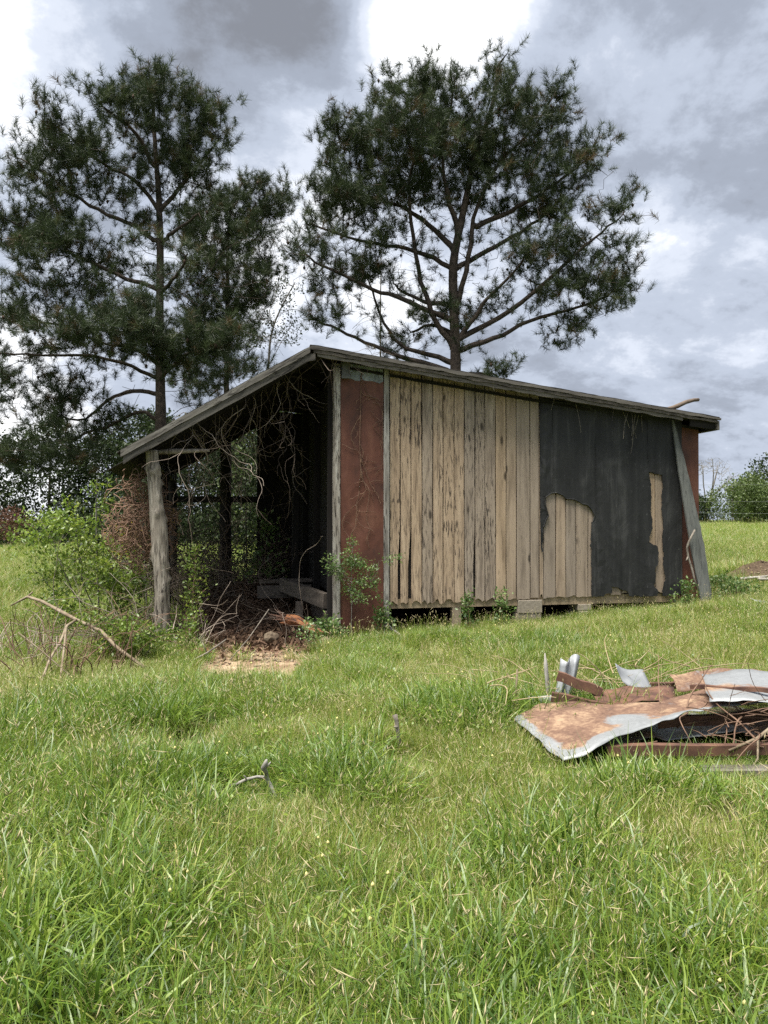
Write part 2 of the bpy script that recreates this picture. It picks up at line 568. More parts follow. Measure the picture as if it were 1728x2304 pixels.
def vnoise(x, y, f, seed=0):
    """cheap smooth value noise on arrays"""
    x = np.asarray(x) * f + 17.3 * seed; y = np.asarray(y) * f - 9.1 * seed
    xi, yi = np.floor(x), np.floor(y)
    fx, fy = x - xi, y - yi
    fx = fx * fx * (3 - 2 * fx); fy = fy * fy * (3 - 2 * fy)
    h = lambda a, b: np.mod(np.sin(a * 127.1 + b * 311.7 + seed * 74.7) * 43758.5453, 1.0)
    return (h(xi, yi) * (1 - fx) + h(xi + 1, yi) * fx) * (1 - fy) + (h(xi, yi + 1) * (1 - fx) + h(xi + 1, yi + 1) * fx) * fy


def fbm(x, y, f, seed=0):
    return (vnoise(x, y, f, seed) + 0.5 * vnoise(x, y, 2.1 * f, seed + 1) + 0.25 * vnoise(x, y, 4.3 * f, seed + 2)) / 1.75


def masks(x, y):
    """litter (dark leaf mould), sand, bare - 0..1"""
    u, w = to_uw(x, y)
    j = (fbm(x, y, 1.6, 3) - 0.5)
    jj = (fbm(x, y, 4.5, 8) - 0.5)
    inside = sm((u + 2.6 + j) / 0.5) * sm((0.6 - u) / 0.5) * sm((w + 0.95 + 0.9 * j) / 0.4) * sm((6.2 - w) / 0.5)
    under = sm((u + 0.1) / 0.15) * sm((5.6 - u) / 0.2) * sm((w - 0.12) / 0.1) * sm((5.6 - w) / 0.3)
    litter = np.maximum(inside, under)
    sd = ((x + 1.62) / 0.82) ** 2 + ((y - 9.0 + 0.25 * (x + 1.6)) / 1.0) ** 2
    sand = sm((1.45 - sd + 2.4 * j + 2.4 * jj) / 0.8)
    sd2 = ((x + 0.72) / 0.34) ** 2 + ((y - 7.45) / 0.26) ** 2
    sand = np.maximum(sand, 0.8 * sm((0.9 - sd2 + 2.5 * j + 1.6 * jj) / 0.6))
    mound = np.exp(-((x - 7.4) / 1.1) ** 2 - ((y - 14.45) / 0.6) ** 2)
    bare = sm((mound + 0.5 * j + 0.3 * jj - 0.3) / 0.3)
    spots = sm((fbm(x, y, 0.9, 21) - 0.70) / 0.06)
    bare = np.maximum(bare, 0.7 * spots * (y < 18))
    return np.clip(litter, 0, 1), np.clip(sand, 0, 1), np.clip(bare, 0, 1)


def build_ground():
    def axis(segs):
        out = []
        for a, b, s in segs:
            out.extend(np.arange(a, b, s))
        return np.array(out)
    xs = axis([(-2500, -300, 440), (-300, -60, 30), (-60, -14, 3), (-14, -5, 0.5), (-5, 6, 0.1), (6, 15, 0.4), (15, 60, 3), (60, 300, 30), (300, 2501, 440)])
    ys = axis([(-400, -40, 90), (-40, -4, 6), (-4, 1.6, 0.7), (1.6, 16.5, 0.1), (16.5, 26, 0.5), (26, 120, 3), (120, 400, 40), (400, 3001, 520)])
    X, Y = np.meshgrid(xs, ys)
    Z = gh(X, Y)
    li, sa, ba = masks(X, Y)
    nearm = (Y < 18) & (X > -8) & (X < 9)
    Z = Z + np.where(nearm, (li + sa + ba) * 0.05 * (fbm(X, Y, 7, 5) - 0.5), 0)
    V = np.stack([X, Y, Z], -1).reshape(-1, 3)
    nx, ny = len(xs), len(ys)
    i = np.arange(nx - 1)[None, :] + nx * np.arange(ny - 1)[:, None]
    Fq = np.stack([i, i + 1, i + nx + 1, i + nx], -1).reshape(-1, 4)
    me = mesh_np('ground', V, Fq)
    for nm, a in (('litter', li), ('sand', sa), ('bare', ba)):
        at = me.attributes.new(nm, 'FLOAT', 'POINT')
        at.data.foreach_set('value', np.ascontiguousarray(a.ravel(), dtype=np.float32))
    me.polygons.foreach_set('use_smooth', np.ones(len(Fq), dtype=bool))
    m = NT('meadow_soil')
    pos = m.N('ShaderNodeNewGeometry').outputs['Position']
    n = m.noise(pos, 1.1, 6, 0.6)
    f = m.noise(pos, 22, 5, 0.65)
    l = m.noise(pos, 0.11, 4, 0.55)
    soil = m.ramp(f, [(0.3, (0.035, 0.045, 0.017)), (0.55, (0.085, 0.10, 0.035)), (0.75, (0.16, 0.135, 0.07))])
    far = m.ramp(m.math('ADD', m.math('MULTIPLY', n, 0.45), m.math('MULTIPLY', l, 0.55)),
                 [(0.36, (0.10, 0.145, 0.024)), (0.5, (0.145, 0.18, 0.036)), (0.64, (0.20, 0.21, 0.065))])
    sep = m.N('ShaderNodeSeparateXYZ'); m.L(pos, sep.inputs[0])
    cover = m.N('ShaderNodeMapRange'); m.L(sep.outputs['Y'], cover.inputs['Value'])
    cover.inputs['From Min'].default_value = 14; cover.inputs['From Max'].default_value = 40
    col = m.mix(cover.outputs[0], soil, far)
    leafm = m.ramp(f, [(0.32, (0.048, 0.03, 0.021)), (0.5, (0.11, 0.07, 0.048)), (0.7, (0.20, 0.14, 0.10))])
    sandc = m.ramp(m.math('ADD', m.math('MULTIPLY', f, 0.5), m.math('MULTIPLY', m.noise(pos, 5, 6, 0.6), 0.5)),
                   [(0.34, (0.11, 0.068, 0.042)), (0.47, (0.24, 0.165, 0.105)), (0.64, (0.42, 0.325, 0.215))])
    barec = m.ramp(f, [(0.3, (0.035, 0.024, 0.016)), (0.7, (0.125, 0.09, 0.062))])
    col = m.mix(m.attr('bare'), col, barec)
    col = m.mix(m.attr('litter'), col, leafm)
    col = m.mix(m.attr('sand'), col, sandc)
    mat = m.principled(col, 0.97, bump=f, bstr=0.8, bdist=0.03, spec=0.1)
    g = link('ground', me, mat)
    tag(g, kind='structure')


build_ground()


# ------------------------------------------------------------------ the shed
def roof_z(u):
    return 3.905 - 0.13 * (u + 0.411) if u > -0.411 else 3.905 + 0.595 * (u + 0.411)


shed = thing('shed', 'old lean-to shed of tan boards and black tar paper with open bay', 'shed', SO, SA)


def jit(a):
    return rnd.uniform(-a, a)


def wall_board(name, mat, u0, u1, zb0, zb1, w0, w1, zt_off=-0.09, ragged=0.02, cols=4, narrow=None):
    """upright board: straight sides with slight waver, top cut to the roof slope, worn lower end"""
    n = 7
    left, right = [], []
    zt0, zt1 = roof_z(u0) + zt_off, roof_z(u1) + zt_off
    for i in range(n):
        t = i / (n - 1)
        wv = 0.0035
        du = 0.0
        if narrow and t < narrow[0]:
            du = narrow[1]
        left.append((u0 + jit(wv), zb0 + (zt0 - zb0) * t))
        right.append((u1 - du + jit(wv), zb1 + (zt1 - zb1) * t))
    bot = []
    for k in range(1, cols):
        t = k / cols
        bot.append((u0 + (u1 - u0) * t, zb0 + (zb1 - zb0) * t + rnd.uniform(-0.3, 1.0) * ragged))
    pts = left[:1] + bot + right + left[:0:-1]
    b = MB()
    b.prism(pts, w0, w1)
    return b.build(name, mat, shed)


seams = [0.713, 0.867, 1.02, 1.177, 1.334, 1.483, 1.646, 1.797, 1.955, 2.101, 2.261, 2.422, 2.577, 2.785, 2.925,
         2.987, 3.18, 3.339, 3.5, 3.69, 3.86, 4.038, 4.217, 4.39, 4.587, 4.777, 4.968, 5.161]
for i in range(len(seams) - 1):
    u0, u1 = seams[i] + 0.0065, seams[i + 1] - 0.0065
    zb = 0.425 + 0.022 * (u0 - 0.7)
    rough = i < 10
    narrow = {0: (0.30, 0.03), 1: (0.30, 0.035), 7: (0.2, 0.02)}.get(i)
    wall_board('wall_board', MAT['board_rough'] if rough else MAT['board_clean'], u0, u1,
               zb + jit(0.02), zb + jit(0.02), jit(0.004), 0.026, zt_off=-0.075,
               ragged=0.07 if (rough or i in (14,)) else 0.012, narrow=narrow)
# dark boarding behind the front boards, seen through their joints
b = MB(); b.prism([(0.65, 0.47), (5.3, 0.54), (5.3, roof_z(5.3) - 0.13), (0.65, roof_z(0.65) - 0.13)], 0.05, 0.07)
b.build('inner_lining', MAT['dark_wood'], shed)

# corner boards
wall_board('corner_board', MAT['pale_trim'], 0.626, 0.70, 0.12, 0.12, -0.035, 0.03, -0.08, 0.02)
wall_board('corner_board', MAT['pale_trim'], -0.075, 0.02, 0.15, 0.10, -0.03, 0.06, -0.12, 0.03)

# red sheet metal, a tall strip with a bare grey top and a lapped seam
def red_strip(u0, u1, zb0, zb1, zt_off, name, seam=True):
    g = MB()
    nu, nz = 8, 40
    vs_, fs_ = [], []
    for j in range(nz + 1):
        for i in range(nu + 1):
            s, t = i / nu, j / nz
            u = u0 + (u1 - u0) * s
            zb = zb0 + (zb1 - zb0) * s
            z = zb + (roof_z(u) + zt_off - zb) * t
            w = -0.012 + 0.008 * (mnoise.noise((u * 4, z * 1.6, 3.1))) + 0.004 * mnoise.noise((u * 13, z * 7, 1.7))
            if seam and i >= nu // 2:
                w -= 0.006
            if j == 0:
                z += 0.02 * mnoise.noise((u * 15, 2, 2))
            vs_.append((u, w, z))
    for j in range(nz):
        for i in range(nu):
            a = j * (nu + 1) + i
            fs_.append((a, a + 1, a + nu + 2, a + nu + 1))
    nv = len(vs_)
    vs_ += [(x, 0.012, z) for x, y, z in vs_]
    for j in range(nz):
        for i in range(nu):
            a = nv + j * (nu + 1) + i
            fs_.append((a, a + nu + 1, a + nu + 2, a + 1))
    for j in range(nz):
        for i in (0, nu):
            a = j * (nu + 1) + i; q = (a, a + nu + 1, a + nu + 1 + nv, a + nv)
            fs_.append(q if i == 0 else q[::-1])
    for i in range(nu):
        for j in (0, nz):
            a = j * (nu + 1) + i; q = (a, a + nv, a + 1 + nv, a + 1)
            fs_.append(q if j == 0 else q[::-1])
    g.add(vs_, fs_)
    return g.build(name, MAT['red'], shed, smooth=False)


red_strip(0.024, 0.622, 0.12, -0.02, -0.26, 'metal_panel')
red_strip(5.17, 5.50, 0.42, 0.42, -0.13, 'metal_panel', seam=False)
g = MB()
pts = [(0.03, roof_z(0.03) - 0.30)]
for k in range(1, 12):
    u = 0.03 + 0.585 * k / 12
    pts.append((u, roof_z(u) - 0.285 - 0.02 * mnoise.noise((u * 9, 0.3, 0)) - (0.02 if u < .3 else 0)))
pts += [(0.615, roof_z(0.615) - 0.26), (0.615, roof_z(0.615) - 0.09), (0.33, roof_z(0.33) - 0.09), (0.03, roof_z(0.03) - 0.09)]
g.prism(pts, -0.024, 0.012)
m_ = NT('dull_zinc'); n_ = m_.noise(m_.coords('Object', (14, 14, 5)), 1, 6, .65)
m_.principled(m_.ramp(n_, [(.3, (.10, .11, .115)), (.55, (.24, .265, .28)), (.75, (.36, .39, .41))]), .6, .1)
g.build('metal_patch', m_.mat, shed)
g = MB(); g.box(0.03, 0.135, -0.12, -0.025, 3.535, 3.735); g.box(0.022, 0.143, -0.128, -0.11, 3.52, 3.56)
g.build('junction_box', MAT['box'], shed)

# tar paper: one torn sheet with the bare boards showing through its holes
def tar_paper():
    top = lambda u: roof_z(u) - 0.085
    P = [(2.925, top(2.925))]
    # left edge downwards, a tapering strip beside the first hole
    P += [(2.93, 3.0), (2.926, 2.2), (2.935, 1.6), (2.94, 1.2), (2.955, 1.14), (2.972, 1.14), (2.983, 1.5)]
    P += [(3.02, 1.60), (3.055, 1.664), (3.035, 1.74), (3.007, 1.821), (3.003, 1.88), (3.014, 1.933), (3.05, 1.965), (3.091, 1.983), (3.187, 1.997), (3.24, 1.985),
          (3.284, 1.961), (3.337, 1.908), (3.40, 1.906), (3.454, 1.902), (3.527, 1.873), (3.588, 1.834), (3.63, 1.83), (3.674, 1.819), (3.71, 1.79), (3.735, 1.756),
          (3.77, 1.72), (3.785, 1.665), (3.772, 1.62), (3.76, 1.585), (3.728, 1.562), (3.726, 1.2), (3.73, 0.8), (3.728, 0.475)]
    P += [(3.921, 0.478), (3.946, 0.514), (3.99, 0.52), (4.045, 0.523), (4.042, 0.57), (4.045, 0.626), (4.09, 0.61), (4.145, 0.613), (4.19, 0.58), (4.232, 0.565), (4.295, 0.559), (4.32, 0.48)]
    P += [(4.55, 0.47), (4.77, 0.468), (4.803, 0.545), (4.739, 0.602), (4.757, 0.74), (4.746, 0.879), (4.803, 0.971), (4.815, 1.11), (4.79, 1.214), (4.76, 1.232), (4.726, 1.227), (4.69, 1.255), (4.649, 1.273),
          (4.662, 1.342), (4.70, 1.45), (4.713, 1.573), (4.69, 1.70), (4.688, 1.804), (4.70, 1.95), (4.688, 2.105), (4.665, 2.22), (4.649, 2.317), (4.713, 2.313), (4.803, 2.287), (4.879, 2.274),
          (4.885, 2.107), (4.859, 1.967), (4.865, 1.86), (4.859, 1.759), (4.88, 1.63), (4.885, 1.504), (4.867, 1.341), (4.879, 1.179), (4.9, 1.063), (4.874, 0.947), (4.90, .84), (4.918, 0.738), (4.892, 0.646), (4.874, 0.507), (4.876, 0.47)]
    P += [(5.02, 0.478), (5.175, 0.492), (5.20, 0.49), (5.205, 1.2), (5.195, 2.0), (5.2, 2.7), (5.20, top(5.2)), (4.4, top(4.4)), (3.6, top(3.6))]
    from mathutils.geometry import delaunay_2d_cdt
    Q = []                                   # ragged tears: broken up between the drawn points
    for i, a_ in enumerate(P):
        b_ = P[(i + 1) % len(P)]
        Q.append(a_)
        torn = 2.95 < a_[0] < 5.0 and a_[1] < 2.6 and 2.95 < b_[0] < 5.0 and b_[1] < 2.6
        m_ = int(math.hypot(b_[0] - a_[0], b_[1] - a_[1]) / .03) if torn else 0
        nx_, nz_ = (b_[1] - a_[1]), (a_[0] - b_[0])
        l_ = math.hypot(nx_, nz_) + 1e-6
        for k in range(1, m_):
            e = rnd.gauss(0, .0065)
            Q.append((a_[0] + (b_[0] - a_[0]) * k / m_ + nx_ / l_ * e, a_[1] + (b_[1] - a_[1]) * k / m_ + nz_ / l_ * e))
    P = Q
    n = len(P)
    V2 = [Vector((p[0] + jit(.002), p[1] + jit(.002))) for p in P]

    def inside(x, y):
        c = False
        for i in range(n):
            a_, b_ = V2[i], V2[i - 1]
            if (a_.y > y) != (b_.y > y) and x < (b_.x - a_.x) * (y - a_.y) / (b_.y - a_.y) + a_.x:
                c = not c
        return c
    grid = [Vector((2.95 + .07 * i + jit(.012), .5 + .085 * j + jit(.012))) for i in range(33) for j in range(36)]
    grid = [q for q in grid if inside(q.x, q.y)]
    ov, oe, of, *_r = delaunay_2d_cdt(V2 + grid, [(i, (i + 1) % n) for i in range(n)], [], 0, 1e-5)
    bm = bmesh.new()
    bv = [bm.verts.new((q.x, -.012, q.y)) for q in ov]
    for f in of:
        cx_ = sum(ov[i].x for i in f) / len(f); cy_ = sum(ov[i].y for i in f) / len(f)
        if inside(cx_, cy_):
            bm.faces.new([bv[i] for i in f])
    for v in bm.verts:
        u, z = v.co.x, v.co.z
        w = 0.006 * mnoise.noise((u * 5, z * 0.8, 0)) + 0.006 * mnoise.noise((u * 9 + z * 3, z * 4, 5))
        edge = math.exp(-((u - 2.93) / 0.16) ** 2)
        w += edge * 0.022 * mnoise.noise((u * 10 + z * 6, z * 11, 9))
        low = math.exp(-((z - 0.55) / 0.35) ** 2)
        w -= low * 0.02 * abs(mnoise.noise((u * 3, z * 3, 4)))
        for sx in (3.13, 3.86, 4.64):            # lapped upright seams
            w -= 0.006 * (1 if u > sx else 0)
        v.co.y += w - 0.006
    fs0 = bm.faces[:]
    bmesh.ops.recalc_face_normals(bm, faces=fs0)
    me = bpy.data.meshes.new('tar_paper')
    bm.to_mesh(me); bm.free()
    o = link('tar_paper', me, MAT['tar'], shed)
    md = o.modifiers.new('thickness', 'SOLIDIFY'); md.thickness = 0.006; md.offset = 0
    return o


tar_paper()
# curled rims along the upper edges of the tears
for rim in ([(2.983, 1.5), (3.055, 1.664), (3.007, 1.821), (3.014, 1.933), (3.091, 1.983), (3.187, 1.997), (3.284, 1.961), (3.337, 1.908), (3.454, 1.902), (3.527, 1.873), (3.588, 1.834), (3.674, 1.819), (3.735, 1.756), (3.785, 1.665), (3.76, 1.585)],
            [(4.688, 2.105), (4.649, 2.317), (4.713, 2.313), (4.803, 2.287), (4.879, 2.274), (4.885, 2.15)], [(4.045, 0.53), (4.045, 0.626), (4.145, 0.613), (4.232, 0.565), (4.295, 0.559)]):
    g = MB()
    pts = [Vector((a_, -.026 + jit(.004), b_)) for a_, b_ in rim]
    pts = [q for a_, b_ in zip(pts[:-1], pts[1:]) for q in (a_, a_.lerp(b_, .5) + Vector((jit(.006), 0, jit(.006))))] + [pts[-1]]
    g.tube(pts, [rnd.uniform(.006, .013) for _ in pts], 5)
    g.build('curled_edge', MAT['tar'], shed)
# loose lapped seams and hanging shreds of the paper
g = MB()
for (u, z0, z1) in ((3.13, 2.02, 3.3), (3.80, 1.0, 3.25), (4.64, 2.4, 3.1)):
    pts = [(u + jit(.006), -0.034 + jit(.006), z0 + (z1 - z0) * k / 8) for k in range(9)]
    g.tube(pts, [0.004] * 9, 4)
g.build('paper_seam', MAT['tar'], shed)

# sill, floor, piers
g = MB(); g.box(0.7, 5.45, 0.03, 0.16, 0.37, 0.50); g.build('sill_beam', MAT['pier_wood'], shed)
g = MB(); g.box(0.02, 5.45, 0.17, 5.25, 0.52, 0.57); g.build('floor', MAT['dark_wood_x'], shed)
g = MB(); g.box(1.63, 1.755, 0.03, 0.15, 0.0, 0.37); g.build('pier_post', MAT['pier_wood'], shed)


def block(u0, u1, w0, w1, z0, z1):
    bm = bmesh.new()
    bmesh.ops.create_cube(bm, size=1)
    for v in bm.verts:
        v.co = Vector(((u0 + u1) / 2 + v.co.x * (u1 - u0), (w0 + w1) / 2 + v.co.y * (w1 - w0), (z0 + z1) / 2 + v.co.z * (z1 - z0)))
    bmesh.ops.bevel(bm, geom=bm.edges[:], offset=0.006, segments=1, affect='EDGES')
    me = bpy.data.meshes.new('concrete_block'); bm.to_mesh(me); bm.free()
    return link('concrete_block', me, MAT['concrete'], shed)


block(2.60, 2.965, -0.015, 0.18, 0.262, 0.448)
block(2.585, 2.955, -0.005, 0.19, 0.07, 0.257)
block(3.54, 3.75, 0.01, 0.36, 0.275, 0.368); block(3.55, 3.745, 0.0, 0.36, 0.09, 0.268)
block(5.10, 5.42, 0.02, 0.3, 0.28, 0.368)
for uu in (1.0, 2.7, 4.4):
    block(uu, uu + 0.4, 2.6, 2.8, 0.1, 0.36)

# side and rear walls of the boarded room
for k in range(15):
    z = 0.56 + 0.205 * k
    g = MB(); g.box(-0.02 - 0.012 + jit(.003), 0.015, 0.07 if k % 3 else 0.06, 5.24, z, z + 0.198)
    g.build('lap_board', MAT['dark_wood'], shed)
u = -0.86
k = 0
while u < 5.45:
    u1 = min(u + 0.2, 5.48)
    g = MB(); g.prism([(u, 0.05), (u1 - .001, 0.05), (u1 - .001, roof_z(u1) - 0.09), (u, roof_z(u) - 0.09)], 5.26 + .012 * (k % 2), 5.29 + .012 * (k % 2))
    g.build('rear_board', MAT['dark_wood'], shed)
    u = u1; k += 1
for k in range(14):
    w0 = 0.03 + k * 0.375
    g = MB(); g.prism([(5.5, 0.42), (5.53, 0.42), (5.53, roof_z(5.53) - .12), (5.5, roof_z(5.5) - .12)], w0, w0 + 0.37)
    g.build('side_board', MAT['red'], shed)
for w in (0.12, 1.75, 3.4, 5.0):       # studs on the bay side of the room
    g = MB(); g.box(-0.13, -0.035, w, w + 0.1, 0.1, roof_z(-0.1) - 0.15); g.build('stud', MAT['dark_wood'], shed)

# posts of the open bay
def log_post(name, line, rads, mat, knots=0, seed=0, sides=16):
    r_ = random.Random(seed)
    kn = [(r_.uniform(0.12, 0.92), r_.uniform(0, 6.28), r_.uniform(0.022, 0.05)) for _ in range(knots)]
    n = 56
    vs_, fs_ = [], []
    for i in range(n + 1):
        t = i / n
        s = t * (len(line) - 1); a = min(int(s), len(line) - 2); fr = s - a
        fr = fr * fr * (3 - 2 * fr) if len(line) > 2 else fr
        c = Vector(line[a]).lerp(Vector(line[a + 1]), s - a)
        rr = rads[a] + (rads[a + 1] - rads[a]) * fr
        for k in range(sides):
            an = 6.2832 * k / sides
            q = rr * (1 + 0.10 * mnoise.noise((math.cos(an) * 1.4 + seed, math.sin(an) * 1.4, t * 3)) + 0.05 * mnoise.noise((math.cos(an) * 4, math.sin(an) * 4 + seed, t * 14)))
            for (kt, ka, kr) in kn:
                da = (an - ka + math.pi) % (2 * math.pi) - math.pi
                dz = (t - kt) * 2.5
                q += kr * math.exp(-(da * rr / 0.026) ** 2 - (dz / 0.035) ** 2)
            vs_.append((c.x + q * math.cos(an), c.y + q * math.sin(an), c.z))
    for i in range(n):
        for k in range(sides):
            k2 = (k + 1) % sides
            fs_.append((i * sides + k, i * sides + k2, (i + 1) * sides + k2, (i + 1) * sides + k))
    fs_.append(tuple(n * sides + k for k in range(sides)))
    g = MB(); g.add(vs_, fs_)
    return g.build(name, mat, shed, smooth=True)


log_post('bay_post', [(-2.31, -0.1, -0.12), (-2.31, -0.1, 0.75), (-2.345, -0.1, 1.45), (-2.40, -0.1, 1.95), (-2.445, -0.1, 2.50)],
         [0.088, 0.098, 0.105, 0.085, 0.078], MAT['post_wood'], knots=30, seed=5, sides=22)
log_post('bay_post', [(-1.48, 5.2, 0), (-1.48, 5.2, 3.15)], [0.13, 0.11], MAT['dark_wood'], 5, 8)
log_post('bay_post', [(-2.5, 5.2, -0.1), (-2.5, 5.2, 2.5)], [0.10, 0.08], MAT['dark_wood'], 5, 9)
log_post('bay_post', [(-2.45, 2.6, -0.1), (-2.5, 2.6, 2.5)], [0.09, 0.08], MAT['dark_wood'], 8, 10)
g = MB(); g.tube([(-2.47, -0.06, 2.475), (-2.2, -0.05, 2.49), (-1.72, -0.05, 2.515)], [0.028, 0.036, 0.022], 7, wob=.1)
g.build('cross_brace', MAT['post_wood'], shed, smooth=True)
g = MB(); g.box(-2.6, -0.86, 5.16, 5.24, 1.95, 2.07); g.build('rail', MAT['dark_wood_x'], shed)
g = MB(); g.box(-2.56, -2.44, -0.05, 5.3, 2.37, 2.47); g.build('eave_beam', MAT['dark_wood'], shed)
# broken floor timbers beside the bay
def beam(p, q, wd, ht, name, mat):
    p, q = Vector(p), Vector(q)
    d = (q - p).normalized(); s = Vector((d.y, -d.x, 0)).normalized(); up = s.cross(d)
    if up.z < 0: up = -up
    vs_ = []
    for c in (p, q):
        for a, bb in ((-1, -1), (1, -1), (1, 1), (-1, 1)):
            vs_.append(c + s * (a * wd / 2) + up * (bb * ht / 2))
    g = MB(); g.add(vs_, [(0, 1, 2, 3), (7, 6, 5, 4), (0, 4, 5, 1), (1, 5, 6, 2), (2, 6, 7, 3), (3, 7, 4, 0)])
    return g.build(name, mat, shed)


beam((-0.62, 1.9, 0.58), (-0.12, 0.35, 0.46), 0.09, 0.21, 'floor_joist', MAT['dim_wood'])
beam((-0.95, 2.3, 0.60), (-0.1, 2.2, 0.62), 0.25, 0.05, 'floor_joist', MAT['dim_wood'])
beam((-1.0, 2.05, 0.45), (-0.14, 2.0, 0.46), 0.06, 0.2, 'floor_joist', MAT['dim_wood'])
beam((-0.45, 0.95, 0.05), (-0.44, 0.95, 0.40), 0.12, 0.1, 'pier_post', MAT['dim_wood'])
beam((-0.10, 0.3, 0.12), (-0.10, 2.0, 0.2), 0.1, 0.4, 'sill_beam', MAT['dim_wood'])
beam((-0.35, 2.6, 0.62), (-0.33, 2.6, 2.6), 0.14, 0.1, 'stud', MAT['dark_wood'])

# roof: decking boards, rafters, felt, rake boards
for s in range(14):
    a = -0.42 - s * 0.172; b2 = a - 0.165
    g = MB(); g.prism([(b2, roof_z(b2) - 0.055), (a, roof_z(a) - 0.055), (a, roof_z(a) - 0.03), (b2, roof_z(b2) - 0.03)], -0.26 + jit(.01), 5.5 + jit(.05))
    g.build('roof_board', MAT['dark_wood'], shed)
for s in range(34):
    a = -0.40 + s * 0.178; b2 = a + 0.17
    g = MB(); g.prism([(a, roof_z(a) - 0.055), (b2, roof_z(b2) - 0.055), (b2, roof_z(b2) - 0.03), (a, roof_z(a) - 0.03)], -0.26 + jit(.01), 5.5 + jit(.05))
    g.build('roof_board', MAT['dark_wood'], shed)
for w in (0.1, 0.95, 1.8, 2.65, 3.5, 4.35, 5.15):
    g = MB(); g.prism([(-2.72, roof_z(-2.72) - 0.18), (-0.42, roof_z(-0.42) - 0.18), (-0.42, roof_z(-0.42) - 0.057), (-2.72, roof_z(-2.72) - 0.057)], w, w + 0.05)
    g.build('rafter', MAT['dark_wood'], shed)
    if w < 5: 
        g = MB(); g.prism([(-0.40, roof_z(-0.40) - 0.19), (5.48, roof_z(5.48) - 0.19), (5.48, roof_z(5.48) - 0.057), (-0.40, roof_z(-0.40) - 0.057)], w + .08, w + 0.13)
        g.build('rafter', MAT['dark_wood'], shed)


def felt(u_list, w0, w1, th, off, name, seed):
    g = MB()
    nw = 24
    vs_ = []; n = len(u_list)
    for j in range(nw + 1):
        w = w0 + (w1 - w0) * j / nw
        for i, u in enumerate(u_list):
            uu, ww = u, w
            if j == 0: ww += 0.02 * mnoise.noise((u * 6, seed, 0)) + 0.012 * mnoise.noise((u * 21, seed, 5))
            if i in (0, n - 1): uu += 0.03 * mnoise.noise((w * 3, seed, 8))
            z = roof_z(u) + off + 0.006 * mnoise.noise((u * 3, w * 3, seed))
            vs_.append((uu, ww, z))
    m = len(vs_)
    vs_ += [(x, y, z - th) for x, y, z in vs_]
    fs_ = []
    for j in range(nw):
        for i in range(n - 1):
            a = j * n + i
            fs_.append((a, a + 1, a + n + 1, a + n)); fs_.append((m + a, m + a + n, m + a + n + 1, m + a + 1))
    for i in range(n - 1):
        fs_.append((i, m + i, m + i + 1, i + 1)); a = nw * n + i; fs_.append((a, a + 1, m + a + 1, m + a))
    for j in range(nw):
        a = j * n; fs_.append((a, a + n, m + a + n, m + a)); a = j * n + n - 1; fs_.append((a, m + a, m + a + n, a + n))
    g.add(vs_, fs_)
    return g.build(name, MAT['roofing'], shed)


UL = [-2.86 + 0.098 * k for k in range(26)]
UR = [-0.42 + 0.1015 * k for k in range(61)]
felt(UL, -0.30, 5.6, 0.012, 0.0, 'roofing_felt', 1.3)
felt(UR, -0.31, 5.6, 0.012, 0.012, 'roofing_felt', 2.3)
felt([-3.12 + 0.07 * k for k in range(9)], 0.9, 4.6, 0.012, 0.016, 'roofing_felt', 4.4)


def rake(name, ua, ub, top, bot, w0, w1, mat, seed, rough=0.012):
    n = max(6, int(abs(ub - ua) / 0.09))
    tp, bt = [], []
    for i in range(n + 1):
        u = ua + (ub - ua) * i / n
        tp.append((u, roof_z(u) + top + rough * mnoise.noise((u * 5, seed, 1)) + rough * .5 * mnoise.noise((u * 19, seed, 1))))
        bt.append((u, roof_z(u) + bot + rough * mnoise.noise((u * 4, seed, 7)) + rough * .7 * mnoise.noise((u * 23, seed, 9))))
    g = MB()
    g.prism(bt + tp[::-1], w0, w1)
    return g.build(name, mat, shed)


MAT['rake_left'] = wood('grey_rake_wood', (0.26, 0.24, 0.205), (0.155, 0.138, 0.115), (0.055, 0.047, 0.038), 0.75, axis='X', gscale=17, vr=(0.75, 1.2), tilt=R(30.7))
MAT['rake_left_low'] = wood('grey_rake_wood_low', (0.17, 0.152, 0.128), (0.105, 0.092, 0.076), (0.04, 0.034, 0.028), 0.6, axis='X', gscale=15, tilt=R(30.7))
rake('rake_board', -2.80, -0.43, -0.014, -0.095, -0.345, -0.30, MAT['rake_left'], 2.2, 0.011)
rake('rake_board', -2.77, -0.36, -0.097, -0.195, -0.325, -0.285, MAT['rake_left_low'], 5.2, 0.011)
rake('rake_board', -0.42, 5.66, -0.005, -0.045, -0.335, -0.29, MAT['grey_wood_x'], 3.2, 0.013)
rake('rake_board', -0.38, 5.62, -0.048, -0.088, -0.318, -0.28, MAT['dim_wood'], 7.2, 0.014)
rake('rake_board', -0.33, 5.05, -0.09, -0.135, -0.30, -0.262, MAT['grey_wood_x'], 9.2, 0.014)
g = MB(); g.prism([(5.62, 2.94), (5.655, 2.935), (5.655, roof_z(5.655) - .05), (5.62, roof_z(5.62) - .05)], -0.30, 5.5); g.build('eave_board', MAT['grey_wood'], shed)
g = MB(); g.prism([(5.20, 2.985), (5.62, 2.945), (5.62, roof_z(5.62) - .06), (5.20, roof_z(5.2) - .06)], -0.255, -0.225); g.build('eave_board', MAT['dark_wood_x'], shed)
g = MB(); g.prism([(5.54, 2.935), (5.617, 2.935), (5.617, 2.955), (5.54, 2.955)], -0.22, 5.5); g.build('soffit', MAT['dark_wood'], shed)
# dark frieze under the rake, above the boards
rake('frieze_board', -0.36, 5.5, -0.136, -0.175, -0.03, 0.02, MAT['dark_wood_x'], 4.4, 0.004)


